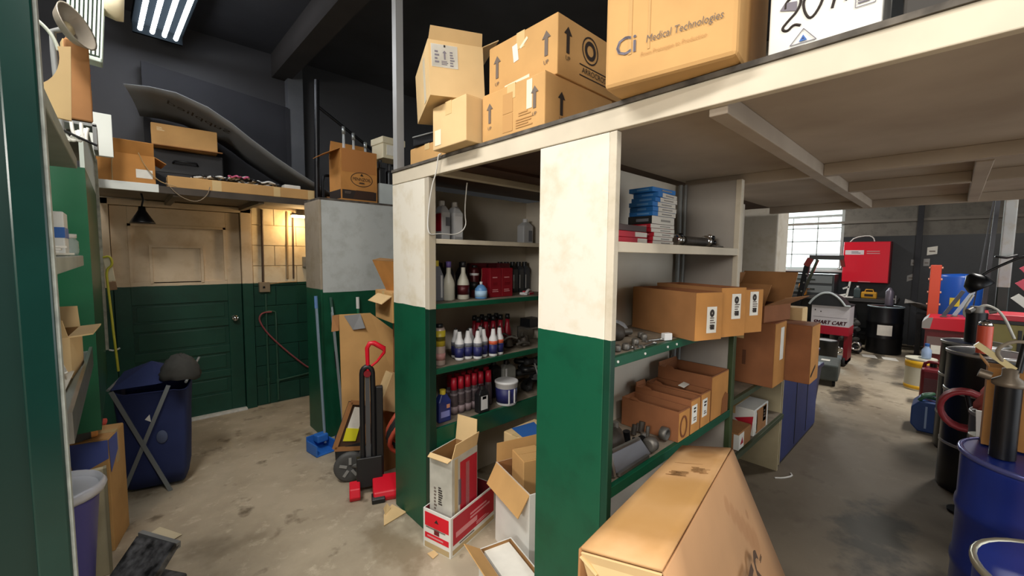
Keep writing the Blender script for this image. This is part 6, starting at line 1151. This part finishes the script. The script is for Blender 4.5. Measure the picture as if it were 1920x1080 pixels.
t = thing('fluid_drain', 'blue octagonal fluid container with green tubing on the floor by the black drums', 'container', (5.38, .06, 0)); MB().prism([(-.14 + .0, .06), (-.14, .22), (-.08, .28), (.08, .28), (.13, .22), (.13, .06), (.08, .0), (-.08, .0)], 'x', -.14, .16).build('container_body', mat('container_blue', '#2A4A86', .4), t, bevel=.012); MB().tube([(-.1, .08, .28), (-.12, .05, .33), (-.05, -.02, .35), (.02, .03, .32), (.0, .08, .30), (-.08, -.05, .31)], .016, sub=2).build('tubing', mat('tubing_green', '#3E6E52', .45), t); MB().bar((-.145, .03, .04), (-.145, .03, .24), .014, .006, (1, 0, 0)).build('sight_strip', mat('strip_blue', '#9DB4D8', .4), t)
GUNM = mat('drum_black', '#101114', .3, .2, nz=.3, scale=6)
def band(t, r_, zs, m):
    for z in zs: MB().lathe([(r_ * .98, z - .014), (r_ * 1.03, z - .008), (r_ * 1.03, z + .008), (r_ * .98, z + .014)], 30).build('hoop_band', m, t)
t = drum('grease_drum', 'slim black drum with pale hoops, farther one of the black pair', (4.98, -.155, 0), .19, .90, GUNM, mat('hoop_pale', '#A8A6A4', .3, .6), ribs=0); band(t, .187, (.30, .62), mat('hoop_pale', '#A8A6A4', .3, .6))
t = drum('grease_drum', 'black drum with pale hoops, nearer one of the black pair', (4.15, -.20, 0), .20, .95, GUNM, mat('hoop_pale', '#A8A6A4', .3, .6), ribs=0); band(t, .197, (.32, .68), mat('hoop_pale', '#A8A6A4', .3, .6)); MB().cyl((-.20, .05, .02), (-.215, .06, .05), .012).build('drip_tap', CHROME, t)
drum('grease_drum', 'narrow grey drum between the black drums and the blue drum', (3.45, -.235, 0), .125, .72, mat('drum_grey', '#55585A', .45, .2), mat('drum_rim_grey', '#9EA0A0', .35, .5), ribs=1)
t = thing('funnel', 'grey plastic funnel with a white tool standing on the floor beside the narrow grey drum', 'funnel', (3.22, -.17, 0)); MB().lathe([(.075, 0), (.075, .50), (.02, .53), (.024, .58), (.06, .63), (.065, .65), (.058, .65), (.02, .585)], 22).build('funnel_body', mat('funnel_grey', '#A9A79C', .4), t); MB().bar((-.02, .02, .62), (-.01, .03, .78), .03, .02).build('white_tool', WHITEP, t)
t = thing('red_hose_reel', 'dull red hose coiled between the narrow grey drum and the black drum', 'hose', (3.72, -.10, 0))
for k in range(3): MB().tube([(.035 * k - .03, .105 * math.cos(a), .645 + .115 * math.sin(a)) for a in [x * 2 * PI / 18 for x in range(18)]], .015, 8, closed=True).build('hose_loop', mat('hose_red', '#8E2C34', .45), t)
MB().tube([(.0, -.03, .0), (.0, -.03, .62), (.0, -.0, .76)], .012).build('hose_stand', BLACKM, t); MB().cyl((0, -.03, 0), (0, -.03, .015), .07).build('stand_foot', BLACKM, t)
t = thing('rag_pile', 'heap of salmon-red shop rags on the narrow grey drum', 'rags', (3.44, -.215, .728)); rnd = random.Random(8)
P = [[(.10 * math.cos(a) * math.cos(e) * rnd.uniform(.7, 1.1), .09 * math.sin(a) * math.cos(e) * rnd.uniform(.7, 1.1), .002 + .17 * math.sin(e) * rnd.uniform(.75, 1.1)) for a in [x * 2 * PI / 18 for x in range(19)]] for e in [y * PI / 2 / 7 for y in range(8)]]
for row in P: row[-1] = row[0]
MB().grid(P, .002).build('rags', mat('rag_salmon', '#C0605A', .8, nz=.3, scale=15), t)
t = thing('transfer_pump', 'black vertical drum pump with a silver head on the farther black drum', 'pump', (4.93, -.15, .908)); MB().cyl((0, 0, 0), (0, 0, .24), .06, n=20).build('pump_body', BLACKM, t); MB().cyl((0, 0, .24), (0, 0, .29), .04).cyl((-.06, .05, .25), (-.02, .02, .27), .02).cyl((0, -.06, .25), (0, -.10, .26), .016).build('pump_head', STEELD, t); MB().tube([(0, .03, .38), (0, .075, .26), (0, .06, .18), (0, .0, .28), (0, -.05, .31), (0, -.13, .25), (0, -.20, .06)], .009, sub=2).build('air_line', mat('line_pale', '#C9C6BC', .4), t)
t = thing('sealant_tube', 'orange-red cylinder with a silver cap standing on the nearer black drum', 'cylinder', (4.06, -.165, .958)); MB().cyl((0, 0, 0), (0, 0, .18), .036).build('cylinder_body', mat('cyl_orange', '#CF5238', .4), t); MB().lathe([(.036, .18), (.03, .20), (.018, .21), (0, .22)], 16).build('cap', CHROME, t)
# blue drum with carton and grease pump, near right
BLUED = mat('drum_blue', '#1B2C78', .28, .1, nz=.25, scale=5)
drum('oil_drum', 'dark blue oil drum with a shiny rim, right of the aisle', (2.68, -.315, 0), .25, .74, BLUED, mat('rim_blue_shine', '#5A5F9A', .25, .5), ribs=2)
t = thing('grease_pump', 'black grease pump with a cream lever on the blue drum', 'pump', (2.62, -.185, .745)); MB().cyl((0, 0, 0), (0, 0, .30), .038, n=20).build('pump_tube', BLACKM, t); MB().lathe([(.046, .30), (.05, .305), (.05, .32), (.024, .34), (.024, .37), (0, .38)], 18).cyl((0, .05, .33), (0, .085, .34), .018).build('pump_head', mat('brass_dull', '#756A5C', .45, .5), t); MB().bar((.0, .10, .46), (.0, -.01, .37), .022, .022, (1, 0, 0)).build('lever', mat('lever_cream', '#CFC08E', .4), t); MB().cyl((0, -.02, .36), (.05, -.05, .62), .012).build('piston_rod', BLACKM, t)
MB().tube([(0, .02, .39), (-.03, .05, .45), (-.03, -.01, .50), (0, -.09, .46), (.04, -.12, .34), (.05, -.13, .12)], .007, sub=2).build('supply_hose', mat('hose_tan', '#8A8070', .5), t)
r, F = carton('tall tan carton standing on the blue drum behind the grease pump', (2.80, -.31, .747), (.12, .36, .345), mat('cardboard_tan_dark', '#A9763E', .85, nz=.2), 0, opened=True, flaps=(('+y', .05, 35),))
r_ = thing('tan_bucket', 'olive-tan bucket with a yellow inner rim right of the black drums', 'bucket', (3.80, -.42, 0)); MB().lathe([(.10, 0), (.115, .88), (.118, .89), (.105, .89), (.10, .82), (0, .80)], 26).build('bucket_body', mat('olive_tan', '#8C7A44', .6), r_); MB().lathe([(.12, .87), (.123, .90), (.09, .90), (.085, .87)], 26).build('yellow_rim', mat('rim_yellow', '#C99838', .5), r_)
t = thing('olive_cabinet', 'olive-tan metal cabinet under the red tray behind the drums', 'cabinet', (5.45, -.40, 0)); MB().bb(-.2, .2, -.16, .20, 0, 1.04).build('cabinet_body', mat('olive_paint_tan', '#8C8048', .55, nz=.2), t, bevel=.006); MB().bb(-.204, -.2, -.01, .01, .1, 1.0).build('door_gap', BLACKP, t)
t = thing('red_tray', 'red metal tray lying on the olive-tan cabinet', 'tray', (5.45, -.38, 1.043)); MB().bb(-.22, .2, -.15, .20, .03, .075).build('tray_top', mat('tray_red', '#C5283A', .4), t, bevel=.004); MB().bb(-.2, .18, -.13, .18, 0, .03).build('tray_base', BLACKP, t)
t = drum('oil_drum', 'small blue drum with a silver locking ring at the lower right corner', (1.95, -.33, 0), .235, .62, BLUED, mat('ring_silver', '#A6A18E', .3, .7), ribs=1)
o = MB().tube([(3.46 + .02, .72, .002), (3.44, .70, .004), (3.36, .74, .002), (3.32, .78, .003)], .006, sub=1).build('white_scrap', WHITEP); tag(o, 'small curved white scrap on the floor below the second bay', 'scrap')

# ================================================================== CEILING LAMP IN VIEW
TUBE = mat('lit_tube', '#F4F8FF', .5, emit=20)
HOUSD = mat('lamp_housing_dark', '#14181B', 1.0); HOUSD.node_tree.nodes['Principled BSDF'].inputs['Specular IOR Level'].default_value = 0.0
t = thing('ceiling_light', 'four-tube fluorescent ceiling light at the upper left', 'ceiling light', (.325, 3.75, 3.30), math.radians(2))
MB().bb(-.16, .16, -.78, .78, .05, .10).build('housing', HOUSD, t, bevel=.004); MB().bb(-.155, .155, .76, .785, -.02, .05).build('end_cap', HOUSD, t); MB().bb(-.155, .155, -.785, -.76, -.02, .05).build('end_cap', mat('lamp_housing_grey', '#8C959C', .5), t)
for x in (-.11, -.037, .037, .11): MB().cyl((x, -.76, .015), (x, .76, .015), .015, n=12).build('tube', TUBE, t)
MB().cyl((0, -.5, .10), (0, -.5, .25), .008).cyl((0, .5, .10), (0, .5, .25), .008).build('hanger', GRAYM, t)
